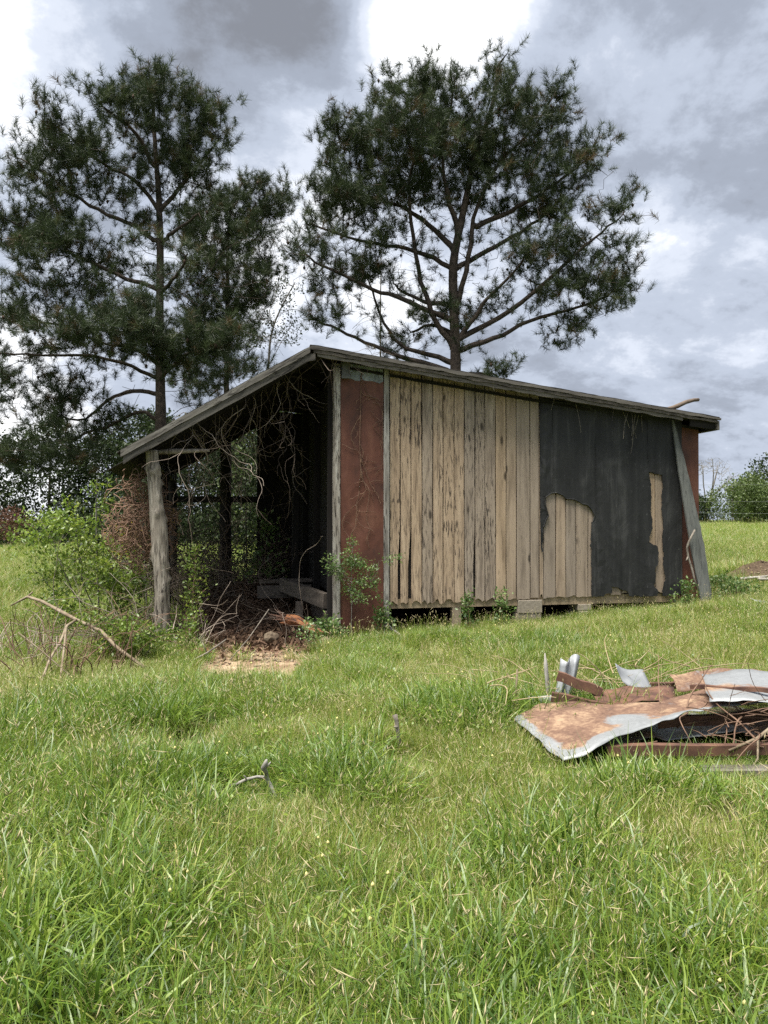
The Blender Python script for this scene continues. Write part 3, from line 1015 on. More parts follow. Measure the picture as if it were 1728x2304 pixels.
# ------------------------------------------------------------------ things standing at or on the shed
def shed_pt(u, w, z):
    p = SO + SU * u + SW * w
    return (p.x, p.y, z)


def in_shed(name, label, cat, group=None):
    """a thing of its own laid out in the shed's axes"""
    return thing(name, label, cat, SO, SA, group)


pl_l = [(5.028, 3.10), (5.079, 2.424), (5.148, 1.758), (5.207, 1.228), (5.323, 0.40)]
pl_r = [(5.066, 3.11), (5.22, 2.426), (5.349, 1.758), (5.439, 1.226), (5.515, 0.40)]
g = MB()
vs_, fs_ = [], []
NL = 24
for i in range(NL + 1):
    t = i / NL * 4; a = min(int(t), 3); f = t - a
    L_ = [pl_l[a][k] + (pl_l[a + 1][k] - pl_l[a][k]) * f for k in (0, 1)]
    R_ = [pl_r[a][k] + (pl_r[a + 1][k] - pl_r[a][k]) * f for k in (0, 1)]
    z = L_[1]
    w = -0.06 - 0.27 * (3.1 - z) / 2.7
    e = 0.008
    l, r = L_[0] + e * mnoise.noise((z * 5, 1, 1)), R_[0] + e * 1.5 * mnoise.noise((z * 7, 4, 1))
    vs_ += [(l, w, z), ((l + r) / 2, w - 0.014, z), (r, w + 0.012, z), (r, w + 0.04, z), (l, w + 0.03, z)]
for i in range(NL):
    for k in range(5):
        k2 = (k + 1) % 5
        a = i * 5
        fs_.append((a + k, a + 5 + k, a + 5 + k2, a + k2))
fs_ += [(0, 1, 2, 3, 4), tuple(NL * 5 + k for k in (4, 3, 2, 1, 0))]
g.add(vs_, fs_)
o = g.build('leaning_plank', MAT['plank_grey'])
o.location = SO; o.rotation_euler = (0, 0, SA)
tag(o, 'grey weathered plank leaning against the right end of the black tar paper', 'plank')

o = MB(); o.tube([(5.227, -.32, 1.458), (5.15, -.3, 1.3), (5.124, -.28, 1.204), (5.137, -.28, 1.065), (5.189, -.3, .88), (5.21, -.32, .75), (5.253, -.34, .58)], [.014, .017, .016, .017, .016, .013, .011], 6, wob=.15)
o.tube([(5.137, -.28, 1.065), (5.11, -.3, 1.03), (5.086, -.31, 1.008)], [.012, .011, .009], 5)
o = o.build('dead_stick', MAT['stick_grey'], smooth=True); o.location = SO; o.rotation_euler = (0, 0, SA)
tag(o, 'crooked dead stick standing against the tar paper beside the leaning plank', 'stick')
o = MB(); o.tube([(4.86, -.15, roof_z(4.86) + .03), (4.95, -.2, roof_z(4.95) + .05), (5.034, -.2, 3.288), (5.161, -.2, 3.345), (5.30, -.2, 3.385), (5.379, -.2, 3.391)], [.014, .03, .036, .03, .027, .024], 7, wob=.12)
o = o.build('roof_branch', MAT['vine_dark'], smooth=True); o.location = SO; o.rotation_euler = (0, 0, SA)
tag(o, 'dark broken branch lying on the roof edge above the leaning plank', 'branch')


# ------------------------------------------------------------------ vines and brambles
def strand(p, d, length, step=0.05, curl=0.5, grav=-0.05, r_=rnd, mom=0.75):
    p = Vector(p); d = Vector(d).normalized()
    pts = [p.copy()]
    t = Vector((0, 0, 0))
    for _ in range(int(length / step)):
        t = t * mom + Vector((r_.gauss(0, 1), r_.gauss(0, 1), r_.gauss(0, 1))) * curl * 0.3
        d = (d + t * 0.5 + Vector((0, 0, grav))).normalized()
        p = p + d * step
        pts.append(p.copy())
    return pts


def taper(n, a, b):
    return [a + (b - a) * i / max(1, n - 1) for i in range(n)]


def vine_hanging(name, label, starts, lens, mat, group=None, r0=0.008, seed=1, branch=0.25, grav=-0.16, curl=0.85, parent_cat='vine'):
    r_ = random.Random(seed)
    g = MB()
    for s, ln in zip(starts, lens):
        pts = strand(s, (r_.uniform(-.5, .5), r_.uniform(-.3, .3), -0.7), ln, 0.085, curl, grav, r_, .35)
        g.tube(pts, taper(len(pts), r0 * r_.uniform(.8, 1.3), r0 * .5), 4, cap=False)
        for i in range(3, len(pts) - 2, 2):
            if r_.random() < branch:
                q = strand(pts[i], (r_.uniform(-1, 1), r_.uniform(-.6, .6), r_.uniform(-1, .6)), r_.uniform(.15, .7) * min(1, ln), 0.07, curl, grav * .6, r_, .35)
                g.tube(q, taper(len(q), r0 * .75, r0 * .35), 3, cap=False)
    o = g.build(name, mat, smooth=True)
    o.location = SO; o.rotation_euler = (0, 0, SA)
    return tag(o, label, parent_cat, group)


def under_roof(u, w):
    return (u, w, roof_z(u) - 0.10)


hang_spec = [  # u, w, length, count
    (-0.62, 0.05, 0.9, 2), (-0.85, 0.15, 1.2, 3), (-1.05, 0.1, 1.6, 3), (-1.3, 0.2, 1.0, 4), (-1.55, 0.15, 1.1, 4),
    (-1.8, 0.0, 1.3, 4), (-2.0, 0.1, 1.0, 3), (-0.4, 0.05, 1.5, 2), (-1.0, 0.8, 1.8, 5), (-1.5, 1.0, 1.6, 6), (-0.75, 0.4, 2.0, 3), (-2.1, 0.6, 1.2, 5)]
HANG = ['short dry vine dangling just left of the roof peak', 'pale dry vine hanging nearest left of the peak, in front', 'long pale dry vine hanging before the middle of the dark bay',
        'dry vine hanging over the broken joist side of the mid bay', 'dry vine hanging just right of the cross brace end', 'forked dry vine hanging over the cross brace',
        'dry vine hanging close to the rough post', 'long thin dry vine beside the corner board', 'dark vine hanging deep behind the middle of the bay',
        'dark vine hanging deep behind the cross brace', 'longest dark vine hanging inside below the peak', 'grey vine hanging behind the top of the rough post']
r9 = random.Random(33)
for i, (u, w, ln, n) in enumerate(hang_spec):
    st = [under_roof(u + r9.uniform(-.14, .14), w + r9.uniform(-.08, .12)) for _ in range(n)]
    vine_hanging('hanging_vine', HANG[i], st, [ln * r9.uniform(.6, 2.0) for _ in range(n)],
                 MAT['vine'] if i in (1, 3, 5, 6) else MAT['vine_dark'], 'dry vines dangling in the open bay', 0.0048, 100 + i, 0.40, -.17, 1.9)
# thin creeper on the red panel
g = MB(); r9 = random.Random(4)
main = [(0.31, 3.62), (0.30, 3.4), (0.295, 3.05), (0.285, 2.65), (0.30, 2.3), (0.28, 2.0)]
P3 = [(a, -0.035, z) for a, z in main]
g.tube(P3, taper(len(P3), .006, .005), 4)
for k in range(6):
    s = P3[min(k, 5)]
    pts = [s]
    d = Vector((r9.uniform(-.5, .5), 0, -1))
    for _ in range(r9.randint(14, 30)):
        d = (d + Vector((r9.gauss(0, .35), 0, r9.gauss(0, .2) - .12))).normalized()
        q = Vector(pts[-1]) + d * 0.055
        q.x = min(max(q.x, .05), .6); q.y = -0.035 - 0.01 * r9.random(); q.z = max(q.z, .3)
        pts.append(tuple(q))
        if r9.random() < .22:
            e = [tuple(q)]; dd = Vector((r9.uniform(-1, 1), 0, r9.uniform(-1, .3)))
            for _ in range(r9.randint(3, 7)):
                dd = (dd + Vector((r9.gauss(0, .4), 0, r9.gauss(0, .3)))).normalized(); qq = Vector(e[-1]) + dd * .045
                qq.x = min(max(qq.x, .04), .61); e.append(tuple(qq))
            g.tube(e, .0035, 3, cap=False)
    g.tube(pts, taper(len(pts), .0055, .0035), 3, cap=False)
o = g.build('creeper', MAT['vine_brown'], smooth=True); o.location = SO; o.rotation_euler = (0, 0, SA)
tag(o, 'thin bare creeper trailing down the tall red metal panel', 'vine')
# tangle under the ridge, over the corner board
vine_hanging('ridge_tangle', 'matted dry stems under the roof peak above the red panel', [under_roof(u, -0.22) for u in (-.35, -.25, -.15, -.05, .05, .2, .35, -.3, -.1, .1)],
             [.5, .7, .4, .6, .35, .3, .25, .8, .5, .3], MAT['vine_dark'], None, .006, 77, .5, -.03, 1.2)
vine_hanging('roof_shred', 'frayed straw strands hanging over the upper middle of the tar paper', [(u, -0.1, roof_z(u) - .12) for u in (4.28, 4.34, 4.40, 4.45, 4.5, 4.05, 4.2)],
             [.5, .35, .6, .55, .3, .2, .3], MAT['stick_grey'], None, .005, 91, .2, -.3, .5)
vine_hanging('roof_shred', 'single dry strand hanging over the left part of the tar paper', [(3.45, -0.1, roof_z(3.45) - .12), (3.12, -.1, roof_z(3.12) - .1), (2.1, -.3, roof_z(2.1) - .1)], [.45, .2, .15], MAT['stick_grey'], None, .005, 95, 0, -.4, .3)

# brown ball of dead vine beside the post
r9 = random.Random(12)
g = MB()
cx, cy, cz = shed_pt(-2.62, 0.5, 1.62)
for k in range(520):
    th = r9.uniform(0, 6.28); ph = math.acos(r9.uniform(-1, 1)); q = r9.random() ** .4
    p = Vector((cx + .40 * q * math.sin(ph) * math.cos(th), cy + .55 * q * math.sin(ph) * math.sin(th), cz + .68 * q * math.cos(ph) - 0.1 * r9.random()))
    pts = strand(p, (r9.gauss(0, 1), r9.gauss(0, 1), r9.gauss(0, 1) - .2), r9.uniform(.25, .6), .05, 1.3, -.04, r9)
    for i_, a in enumerate(pts):      # keep the strands curling inside the ball
        v = Vector(((a.x - cx) / .48, (a.y - cy) / .65, (a.z - cz) / .72))
        if v.length > 1.05:
            v *= 1.05 / v.length
            pts[i_] = Vector((cx + v.x * .48, cy + v.y * .65, cz + v.z * .72))
    g.tube(pts, .0056, 3, cap=False)
o = g.build('vine_ball', MAT['vine_brown'], smooth=True)
tag(o, 'big reddish brown ball of dead vine hanging behind the left post', 'dead vine')


# arching bramble canes round the post and inside the bay
def bramble(label, cxy, n, spread, hgt, mat, seed, group=None, lean=(0, 0), r0=.007):
    r_ = random.Random(seed)
    g = MB()
    gx, gy = cxy
    gz = float(gh(gx, gy))
    for _ in range(n):
        a = r_.uniform(0, 6.28); q = r_.random() ** .6 * spread * .5
        p = (gx + q * math.cos(a), gy + q * math.sin(a), gz - .02)
        pts = strand(p, (math.cos(a) * .4 + lean[0], math.sin(a) * .4 + lean[1], 1.0), hgt * r_.uniform(.6, 1.5), .07, .55, -.045, r_)
        pts = [Vector((v.x, v.y, max(v.z, float(gz) - .02))) for v in pts]
        rr = r0 * r_.uniform(.6, 1.25)
        g.tube(pts, taper(len(pts), rr, rr * .45), 4, cap=False)
        for i in range(3, len(pts), 2):
            if r_.random() < .33:
                e = strand(pts[i], (r_.uniform(-1, 1), r_.uniform(-1, 1), r_.uniform(-.5, .8)), r_.uniform(.1, .45), .05, .8, -.05, r_)
                g.tube(e, taper(len(e), rr * .6, rr * .3), 3, cap=False)
    o = g.build('bramble', mat, smooth=True)
    return tag(o, label, 'bramble', group)


def at_uw(u, w):
    p = SO + SU * u + SW * w
    return (p.x, p.y)


bramble('tangle of grey bramble canes just right of the rough post', at_uw(-2.15, .6), 20, .4, 1.6, MAT['vine_dark'], 1, r0=.006)
bramble('brown bramble canes arching at the middle of the open bay', at_uw(-1.4, 3.1), 22, 1.0, 1.9, MAT['vine_dark'], 2, r0=.006)
bramble('dark bramble canes deep inside the open bay', at_uw(-2.0, 2.6), 34, 1.0, 2.0, MAT['vine_dark'], 3)
bramble('grey bramble canes leaning out left of the rough post', at_uw(-2.75, .1), 30, .8, 1.3, MAT['vine'], 4, lean=(-.25, 0))
bramble('dark bramble canes in the far back corner of the bay', at_uw(-2.0, 4.6), 60, 1.5, 2.2, MAT['vine_dark'], 5)
bramble('dense dark stems filling the back opening of the bay', at_uw(-1.2, 4.7), 70, 1.2, 2.3, MAT['vine_dark'], 13)
bramble('wiry grey stems arching high across the mid bay', at_uw(-1.8, 2.7), 20, .9, 2.3, MAT['vine'], 11, r0=.005)
bramble('wiry grey stems reaching up toward the corner board', at_uw(-.5, .6), 7, .5, 1.5, MAT['vine'], 12, r0=.005)
bramble('low bramble stems between broken joist and the red panel foot', at_uw(-.35, .0), 7, .6, .5, MAT['vine_dark'], 6, r0=.0055)
bramble('sparse bramble stems at the foot of the rough post', (-2.45, 9.6), 14, .5, .7, MAT['vine'], 7)
bramble('dry brush tangled under the fallen forked branch', (-3.35, 8.3), 60, 1.5, .75, MAT['vine_brown'], 8)
bramble('dry brush at the left of the fallen forked branch', (-4.1, 8.6), 40, 1.2, .6, MAT['vine'], 9)

# foliage clumps (x, z, half width, half height) and limbs (x, z) of the trees, metres from the foot of each trunk
RIGHT_BLOBS=[(1.07,12.68,0.36,0.42),(-0.15,12.38,0.24,0.27),(-0.8,12.38,0.36,0.36),(-1.88,11.84,0.54,0.48),(-0.86,11.78,0.6,0.48),(0.33,12.02,0.36,0.36),(1.7,12.14,0.24,0.24),(2.53,12.2,0.24,0.3),(2.17,11.6,0.54,0.48),(1.04,11.6,0.6,0.54),(0.09,11.07,0.83,0.71),(-1.34,10.95,0.95,0.71),(-2.59,11.01,0.66,0.6),(-3.19,10.95,0.24,0.36),(-2.89,11.31,0.24,0.18),(2.77,11.19,0.3,0.42),(3.55,11.01,0.3,0.27),(3.25,10.47,0.36,0.3),(2.65,10.23,0.48,0.36),(1.58,10.71,0.66,0.54),(0.69,10.47,0.6,0.48),(-0.51,10.35,0.71,0.48),(-2.0,10.12,0.83,0.54),(-2.89,9.64,0.54,0.42),(-3.19,9.28,0.36,0.36),(-2.41,9.28,0.71,0.36),(-3.78,9.16,0.24,0.18),(1.88,9.76,0.54,0.36),(2.47,9.46,0.54,0.36),(4.2,9.64,0.24,0.21),(3.78,9.34,0.3,0.18),(4.26,9.16,0.21,0.15),(3.25,9.04,0.42,0.24),(-3.6,8.51,0.48,0.27),(-2.89,8.03,0.71,0.36),(-2.12,7.91,0.6,0.36),(-1.7,8.51,0.48,0.3),(-3.96,8.27,0.18,0.18),(1.76,8.21,0.48,0.36),(2.47,8.33,0.54,0.36),(3.84,8.33,0.48,0.24),(3.37,7.91,0.71,0.3),(4.26,7.97,0.3,0.3),(4.14,7.49,0.36,0.3),(3.37,7.26,0.66,0.3),(2.47,7.67,0.6,0.3),(1.58,7.85,0.42,0.24),(0.69,7.02,0.48,0.21),(0.27,6.84,0.24,0.18),(2.17,7.08,0.42,0.18),(3.55,6.84,0.48,0.24),(2.77,6.54,0.54,0.24),(2.89,6.24,0.3,0.18),(-3.37,7.43,0.36,0.24),(-3.49,6.9,0.36,0.24),(-2.89,6.66,0.3,0.18),(-1.34,6.48,0.3,0.18),(-0.27,6.78,0.24,0.18),(-0.86,6.72,0.24,0.18),(-1.58,6.0,0.36,0.18),(0.69,5.29,0.48,0.15),(1.16,5.35,0.36,0.15),(-0.98,9.76,0.54,0.36),(0.09,9.76,0.48,0.3),(1.04,9.76,0.42,0.3)]
RIGHT_LIMBS=[[(0.0,5.23),(-0.04,6.72),(-0.09,7.91),(0.09,8.8),(0.3,9.76),(0.51,10.89),(0.92,11.78),(1.07,12.92)],[(0.0,6.96),(0.39,8.33),(0.43,9.16),(0.69,9.88),(1.28,10.71),(2.06,11.49),(2.47,12.2)],[(-0.09,5.65),(-0.51,6.54),(-0.86,7.61),(-1.1,9.1),(-1.16,9.88),(-0.86,10.89),(-0.8,12.26)],[(-0.1,8.15),(-0.57,8.92),(-1.1,9.4),(-1.82,9.7),(-2.71,10.23),(-3.19,10.95)],[(-0.03,7.85),(1.04,8.39),(1.76,8.86),(2.35,9.4),(2.83,10.0)],[(0.0,6.0),(1.28,6.72),(2.17,7.49),(2.95,8.21),(3.55,8.69),(4.2,9.28)],[(0.03,5.71),(1.04,6.09),(1.88,6.6),(3.07,6.84),(4.14,7.37)],[(-0.1,7.79),(-0.86,8.33),(-1.82,8.57),(-2.89,8.8),(-3.78,9.16)],[(-0.06,6.36),(-1.34,7.08),(-2.17,7.37),(-3.19,7.85),(-3.96,8.33)],[(-0.03,5.32),(-1.4,5.71),(-2.17,6.0),(-3.07,6.48),(-3.66,6.84)],[(-0.02,5.41),(-1.1,5.83),(-1.7,6.3),(-2.12,7.61)],[(0.45,8.86),(1.28,9.28),(2.06,9.76),(2.95,10.35),(3.66,11.07)],[(0.09,8.8),(-0.27,9.76),(-0.39,10.59),(-0.15,12.26)],[(0.09,6.18),(0.51,6.72),(0.86,7.08),(1.58,7.91)],[(0.03,5.29),(0.57,5.26),(1.16,5.35)],[(-0.06,6.96),(-0.86,7.08),(-1.58,7.55)],[(-0.02,6.12),(-0.51,6.6),(-1.1,6.54)]]
LEFT_BLOBS=[(-0.71,11.85,0.26,0.26),(-0.27,11.76,0.4,0.4),(0.17,11.67,0.35,0.35),(0.52,11.63,0.26,0.26),(-1.24,11.37,0.31,0.26),(-1.41,11.1,0.22,0.18),(-0.71,11.19,0.4,0.35),(-0.05,10.97,0.57,0.48),(0.83,11.28,0.31,0.35),(1.13,11.06,0.26,0.26),(1.57,10.97,0.18,0.22),(1.53,10.44,0.13,0.22),(0.83,10.58,0.44,0.35),(0.17,10.31,0.48,0.35),(-0.93,10.58,0.4,0.31),(-1.68,10.58,0.26,0.22),(-2.29,10.8,0.35,0.35),(-2.77,10.75,0.26,0.22),(-3.21,10.36,0.26,0.22),(-2.69,10.31,0.48,0.31),(-2.03,10.31,0.44,0.35),(-3.43,9.79,0.22,0.22),(-3.08,9.61,0.31,0.26),(-2.69,9.7,0.4,0.31),(-2.16,9.83,0.35,0.26),(-1.37,9.96,0.4,0.26),(-3.26,9.17,0.22,0.15),(-2.69,9.08,0.35,0.22),(-1.59,9.39,0.35,0.26),(-0.93,9.39,0.26,0.22),(-0.27,9.61,0.26,0.26),(0.61,9.92,0.48,0.31),(0.96,9.61,0.35,0.22),(1.4,9.83,0.18,0.18),(-0.71,8.95,0.35,0.18),(-3.52,8.6,0.31,0.26),(-2.99,8.69,0.31,0.26),(-2.38,8.56,0.35,0.26),(-3.35,8.21,0.44,0.26),(-2.69,8.07,0.48,0.31),(-2.03,8.03,0.53,0.35),(-1.5,8.21,0.22,0.22),(-1.33,7.77,0.44,0.26),(-0.49,7.85,0.35,0.26),(-2.47,7.59,0.53,0.26),(-2.91,7.15,0.44,0.26),(-2.03,7.24,0.53,0.26),(-1.15,7.06,0.35,0.22),(-3.57,6.89,0.26,0.31),(-3.43,6.41,0.4,0.26),(-2.47,6.71,0.53,0.26),(-1.81,6.8,0.26,0.22),(-2.91,6.14,0.53,0.26),(-2.03,6.36,0.35,0.18),(-1.33,6.63,0.26,0.22),(-0.14,6.27,0.35,0.31,-1),(-0.71,6.05,0.53,0.26,-1),(-1.81,5.75,0.66,0.26,-1),(-2.69,5.57,0.44,0.22),(0.17,6.05,0.35,0.26,-1),(-0.93,5.62,0.66,0.26,-1),(-0.05,5.57,0.57,0.31,-1),(0.61,5.57,0.57,0.26,-1),(1.26,5.48,0.53,0.26,-1),(1.92,5.48,0.53,0.22,-1),(-3.52,5.4,0.35,0.26),(-3.57,4.87,0.26,0.22),(-2.91,4.96,0.53,0.22),(-2.03,5.04,0.44,0.18),(-3.35,4.3,0.26,0.22),(-2.69,4.43,0.53,0.26),(-2.25,4.61,0.44,0.22),(-3.57,3.95,0.13,0.13),(-2.69,4.08,0.35,0.18),(-1.59,3.86,0.53,0.22),(-2.25,3.6,0.57,0.22),(-0.93,4.08,0.44,0.18),(0.61,5.18,0.66,0.22,-1),(1.48,5.18,0.44,0.22,-1),(0.78,4.34,0.22,0.18),(-4.14,8.25,0.35,0.26),(-4.22,6.71,0.35,0.26),(-4.14,5.18,0.35,0.26),(-2.47,3.11,0.66,0.26),(-3.26,2.98,0.53,0.26),(-1.68,3.11,0.44,0.22),(-3.78,3.2,0.44,0.26)]
LEFT_LIMBS=[[(0.0,2.32),(-0.03,3.81),(-0.05,4.96),(-0.07,6.27),(-0.05,8.03),(-0.1,9.35),(-0.18,10.23),(-0.27,12.03)],[(-0.06,8.12),(-0.71,8.56),(-1.59,8.91),(-2.25,9.22),(-2.69,9.57),(-3.35,10.01)],[(-0.06,6.89),(-0.71,7.24),(-1.68,7.59),(-2.12,7.81),(-2.69,8.12),(-3.52,8.56)],[(-0.07,5.83),(-1.33,6.1),(-2.25,6.27),(-3.43,6.41)],[(-0.05,4.78),(-0.71,5.22),(-1.59,5.4),(-2.47,5.31),(-3.52,5.26)],[(-0.04,4.52),(-0.8,4.74),(-1.33,4.34),(-1.94,3.86),(-2.69,4.08)],[(-0.03,4.08),(-0.45,4.25),(-1.15,3.81),(-2.25,3.51),(-3.35,3.11)],[(-0.05,7.99),(0.43,8.34),(0.96,8.56)],[(-0.06,6.84),(0.61,7.02),(1.04,7.15)],[(-0.07,8.78),(0.61,9.7),(0.96,10.14),(1.4,10.66)],[(-0.09,8.91),(-0.71,9.61),(-1.33,9.79),(-1.9,10.31)],[(-0.16,9.79),(-0.49,10.53),(-0.97,10.84),(-1.33,11.28)],[(-0.05,4.82),(0.52,5.18),(1.13,5.4),(1.92,5.44)],[(-0.05,5.83),(-0.1,6.19),(-0.14,6.36)],[(-0.06,5.22),(-0.27,5.57),(-0.93,5.66),(-1.81,5.75)]]
THIRD_BLOBS=[(0.84,11.78,0.34,0.28),(0.56,11.61,0.34,0.34),(1.29,11.44,0.22,0.22),(1.68,11.44,0.22,0.22),(1.4,10.94,0.39,0.28),(0.56,10.94,0.67,0.45),(-0.28,11.27,0.56,0.39),(-0.56,10.66,0.56,0.39),(0.28,10.49,0.56,0.34),(1.12,10.38,0.45,0.28),(-1.12,10.77,0.45,0.34),(-0.56,9.82,0.73,0.39),(0.56,9.82,0.67,0.39),(1.12,9.37,0.34,0.28),(-0.28,8.97,0.79,0.39),(-1.12,8.97,0.45,0.34),(0.73,8.69,0.67,0.39),(-0.84,8.41,0.73,0.34),(0.28,8.13,0.84,0.39),(1.12,8.36,0.45,0.34),(-0.56,7.68,0.67,0.34),(0.56,7.57,0.56,0.34),(-1.12,7.57,0.45,0.28),(-0.28,7.01,0.84,0.34),(0.84,7.01,0.5,0.28),(0.28,6.23,0.79,0.34),(-1.12,5.89,0.67,0.34),(-0.56,5.44,0.56,0.28)]
THIRD_LIMBS=[[(0.0,2.52),(0.03,5.33),(0.06,9.82),(0.11,11.05),(0.56,11.84)],[(0.06,9.82),(0.73,10.49),(1.4,11.05),(1.68,11.5)],[(0.04,8.97),(-0.67,9.82),(-1.12,10.38)],[(0.04,7.57),(0.73,8.41),(1.23,9.37)],[(0.03,7.01),(-0.67,7.68),(-1.23,8.13)]]
LEAFY_BLOBS=[(0.55,8.65,0.13,0.2),(0.48,8.4,0.13,0.13),(0.64,7.77,0.31,0.2),(0.9,7.79,0.2,0.13),(0.44,7.55,0.33,0.24),(0.11,7.44,0.22,0.22),(0.77,6.78,0.33,0.24),(0.55,6.34,0.33,0.26),(0.22,6.67,0.26,0.22),(0.99,6.45,0.18,0.13),(0.68,7.11,0.26,0.18),(0.0,7.0,0.22,0.22),(-0.11,6.34,0.26,0.26),(0.81,6.12,0.2,0.13)]
LEAFY_LIMBS=[[(0.0,4.8),(0.18,5.9),(0.29,6.63),(0.55,7.22),(0.88,7.81)],[(0.27,6.6),(0.22,7.0),(0.37,7.48),(0.55,8.65)],[(0.33,5.57),(0.4,6.01),(0.59,6.56),(0.81,6.89)]]
SAPLING_BLOBS=[(-0.04,2.18,0.05,0.09),(-0.05,2.02,0.09,0.12),(-0.08,1.79,0.16,0.17),(-0.34,1.83,0.09,0.1),(-0.49,1.66,0.16,0.1),(-0.73,1.7,0.12,0.08),(-0.97,1.66,0.17,0.06),(-0.87,1.47,0.3,0.16),(-0.62,1.31,0.26,0.16),(-0.29,1.54,0.26,0.17),(0.0,1.54,0.18,0.19),(-1.07,1.37,0.18,0.08),(-0.49,1.05,0.39,0.16),(-0.06,1.21,0.32,0.22),(0.29,1.21,0.19,0.19),(-0.74,0.82,0.39,0.13),(-0.29,0.76,0.45,0.23),(0.16,0.82,0.32,0.26),(0.42,0.63,0.26,0.26),(-0.1,0.37,0.45,0.26),(0.36,0.18,0.32,0.26),(-0.55,0.43,0.32,0.19),(-1.2,1.16,0.17,0.03),(0.62,0.76,0.19,0.32)]
SAPLING_LIMBS=[[(0.0,-0.15),(-0.02,0.76),(-0.06,1.73),(-0.04,2.22)],[(-0.06,0.11),(-0.23,0.89),(-0.3,1.54),(-0.34,1.86)],[(-0.16,-0.02),(-0.49,0.89),(-0.74,1.54),(-0.94,1.66)],[(0.16,-0.08),(0.29,0.76),(0.36,1.28)],[(-0.23,-0.02),(-0.62,0.56),(-0.81,0.89),(-1.26,1.16)]]
LOW_BLOBS=[(-0.26,0.3,0.21,0.1),(0.0,0.35,0.21,0.12),(0.21,0.3,0.19,0.1),(0.34,0.2,0.1,0.1),(-0.16,0.14,0.31,0.12),(0.16,0.09,0.26,0.12),(-0.47,0.4,0.21,0.07),(-0.39,0.12,0.16,0.1),(0.0,-0.06,0.31,0.1),(0.36,-0.06,0.12,0.08)]
LOW_LIMBS=[[(0.0,-0.22),(0.0,0.04),(-0.05,0.3)],[(0.05,-0.19),(0.21,0.04),(0.26,0.27)],[(-0.05,-0.19),(-0.26,0.09),(-0.52,0.4)]]
PANEL_BLOBS=[(0.02,1.3,0.09,0.06),(-0.02,1.13,0.11,0.11),(-0.3,1.09,0.13,0.05),(-0.22,0.98,0.13,0.06),(0.0,1.02,0.17,0.11),(0.11,1.0,0.13,0.09),(0.28,0.96,0.09,0.08),(0.26,0.81,0.13,0.06),(0.3,0.72,0.11,0.06),(0.11,0.78,0.13,0.09),(-0.09,0.87,0.13,0.09),(-0.26,0.91,0.09,0.05),(0.54,1.07,0.13,0.04),(0.62,1.11,0.06,0.04),(0.11,0.57,0.11,0.11),(-0.04,0.66,0.11,0.09),(0.37,0.57,0.02,0.02)]
PANEL_LIMBS=[[(0.0,0.12),(0.01,0.55),(0.0,0.98),(0.03,1.32)],[(0.0,0.44),(0.15,0.7),(0.3,0.91)],[(0.0,0.66),(-0.15,0.93),(-0.39,1.09)],[(0.17,0.74),(0.43,1.0),(0.67,1.12)]]


# ------------------------------------------------------------------ trees
def resample(P, step):
    P = [np.array(p, float) for p in P]
    out = [P[0]]
    for a, b in zip(P[:-1], P[1:]):
        n = max(1, int(np.linalg.norm(b - a) / step))
        for k in range(1, n + 1):
            out.append(a + (b - a) * k / n)
    return out


def smooth_line(P, it=2):
    P = [np.array(p, float) for p in P]
    for _ in range(it):
        Q = [P[0]]
        for a, b in zip(P[:-1], P[1:]):
            Q += [a * .75 + b * .25, a * .25 + b * .75]
        Q.append(P[-1])
        P = Q
    return P


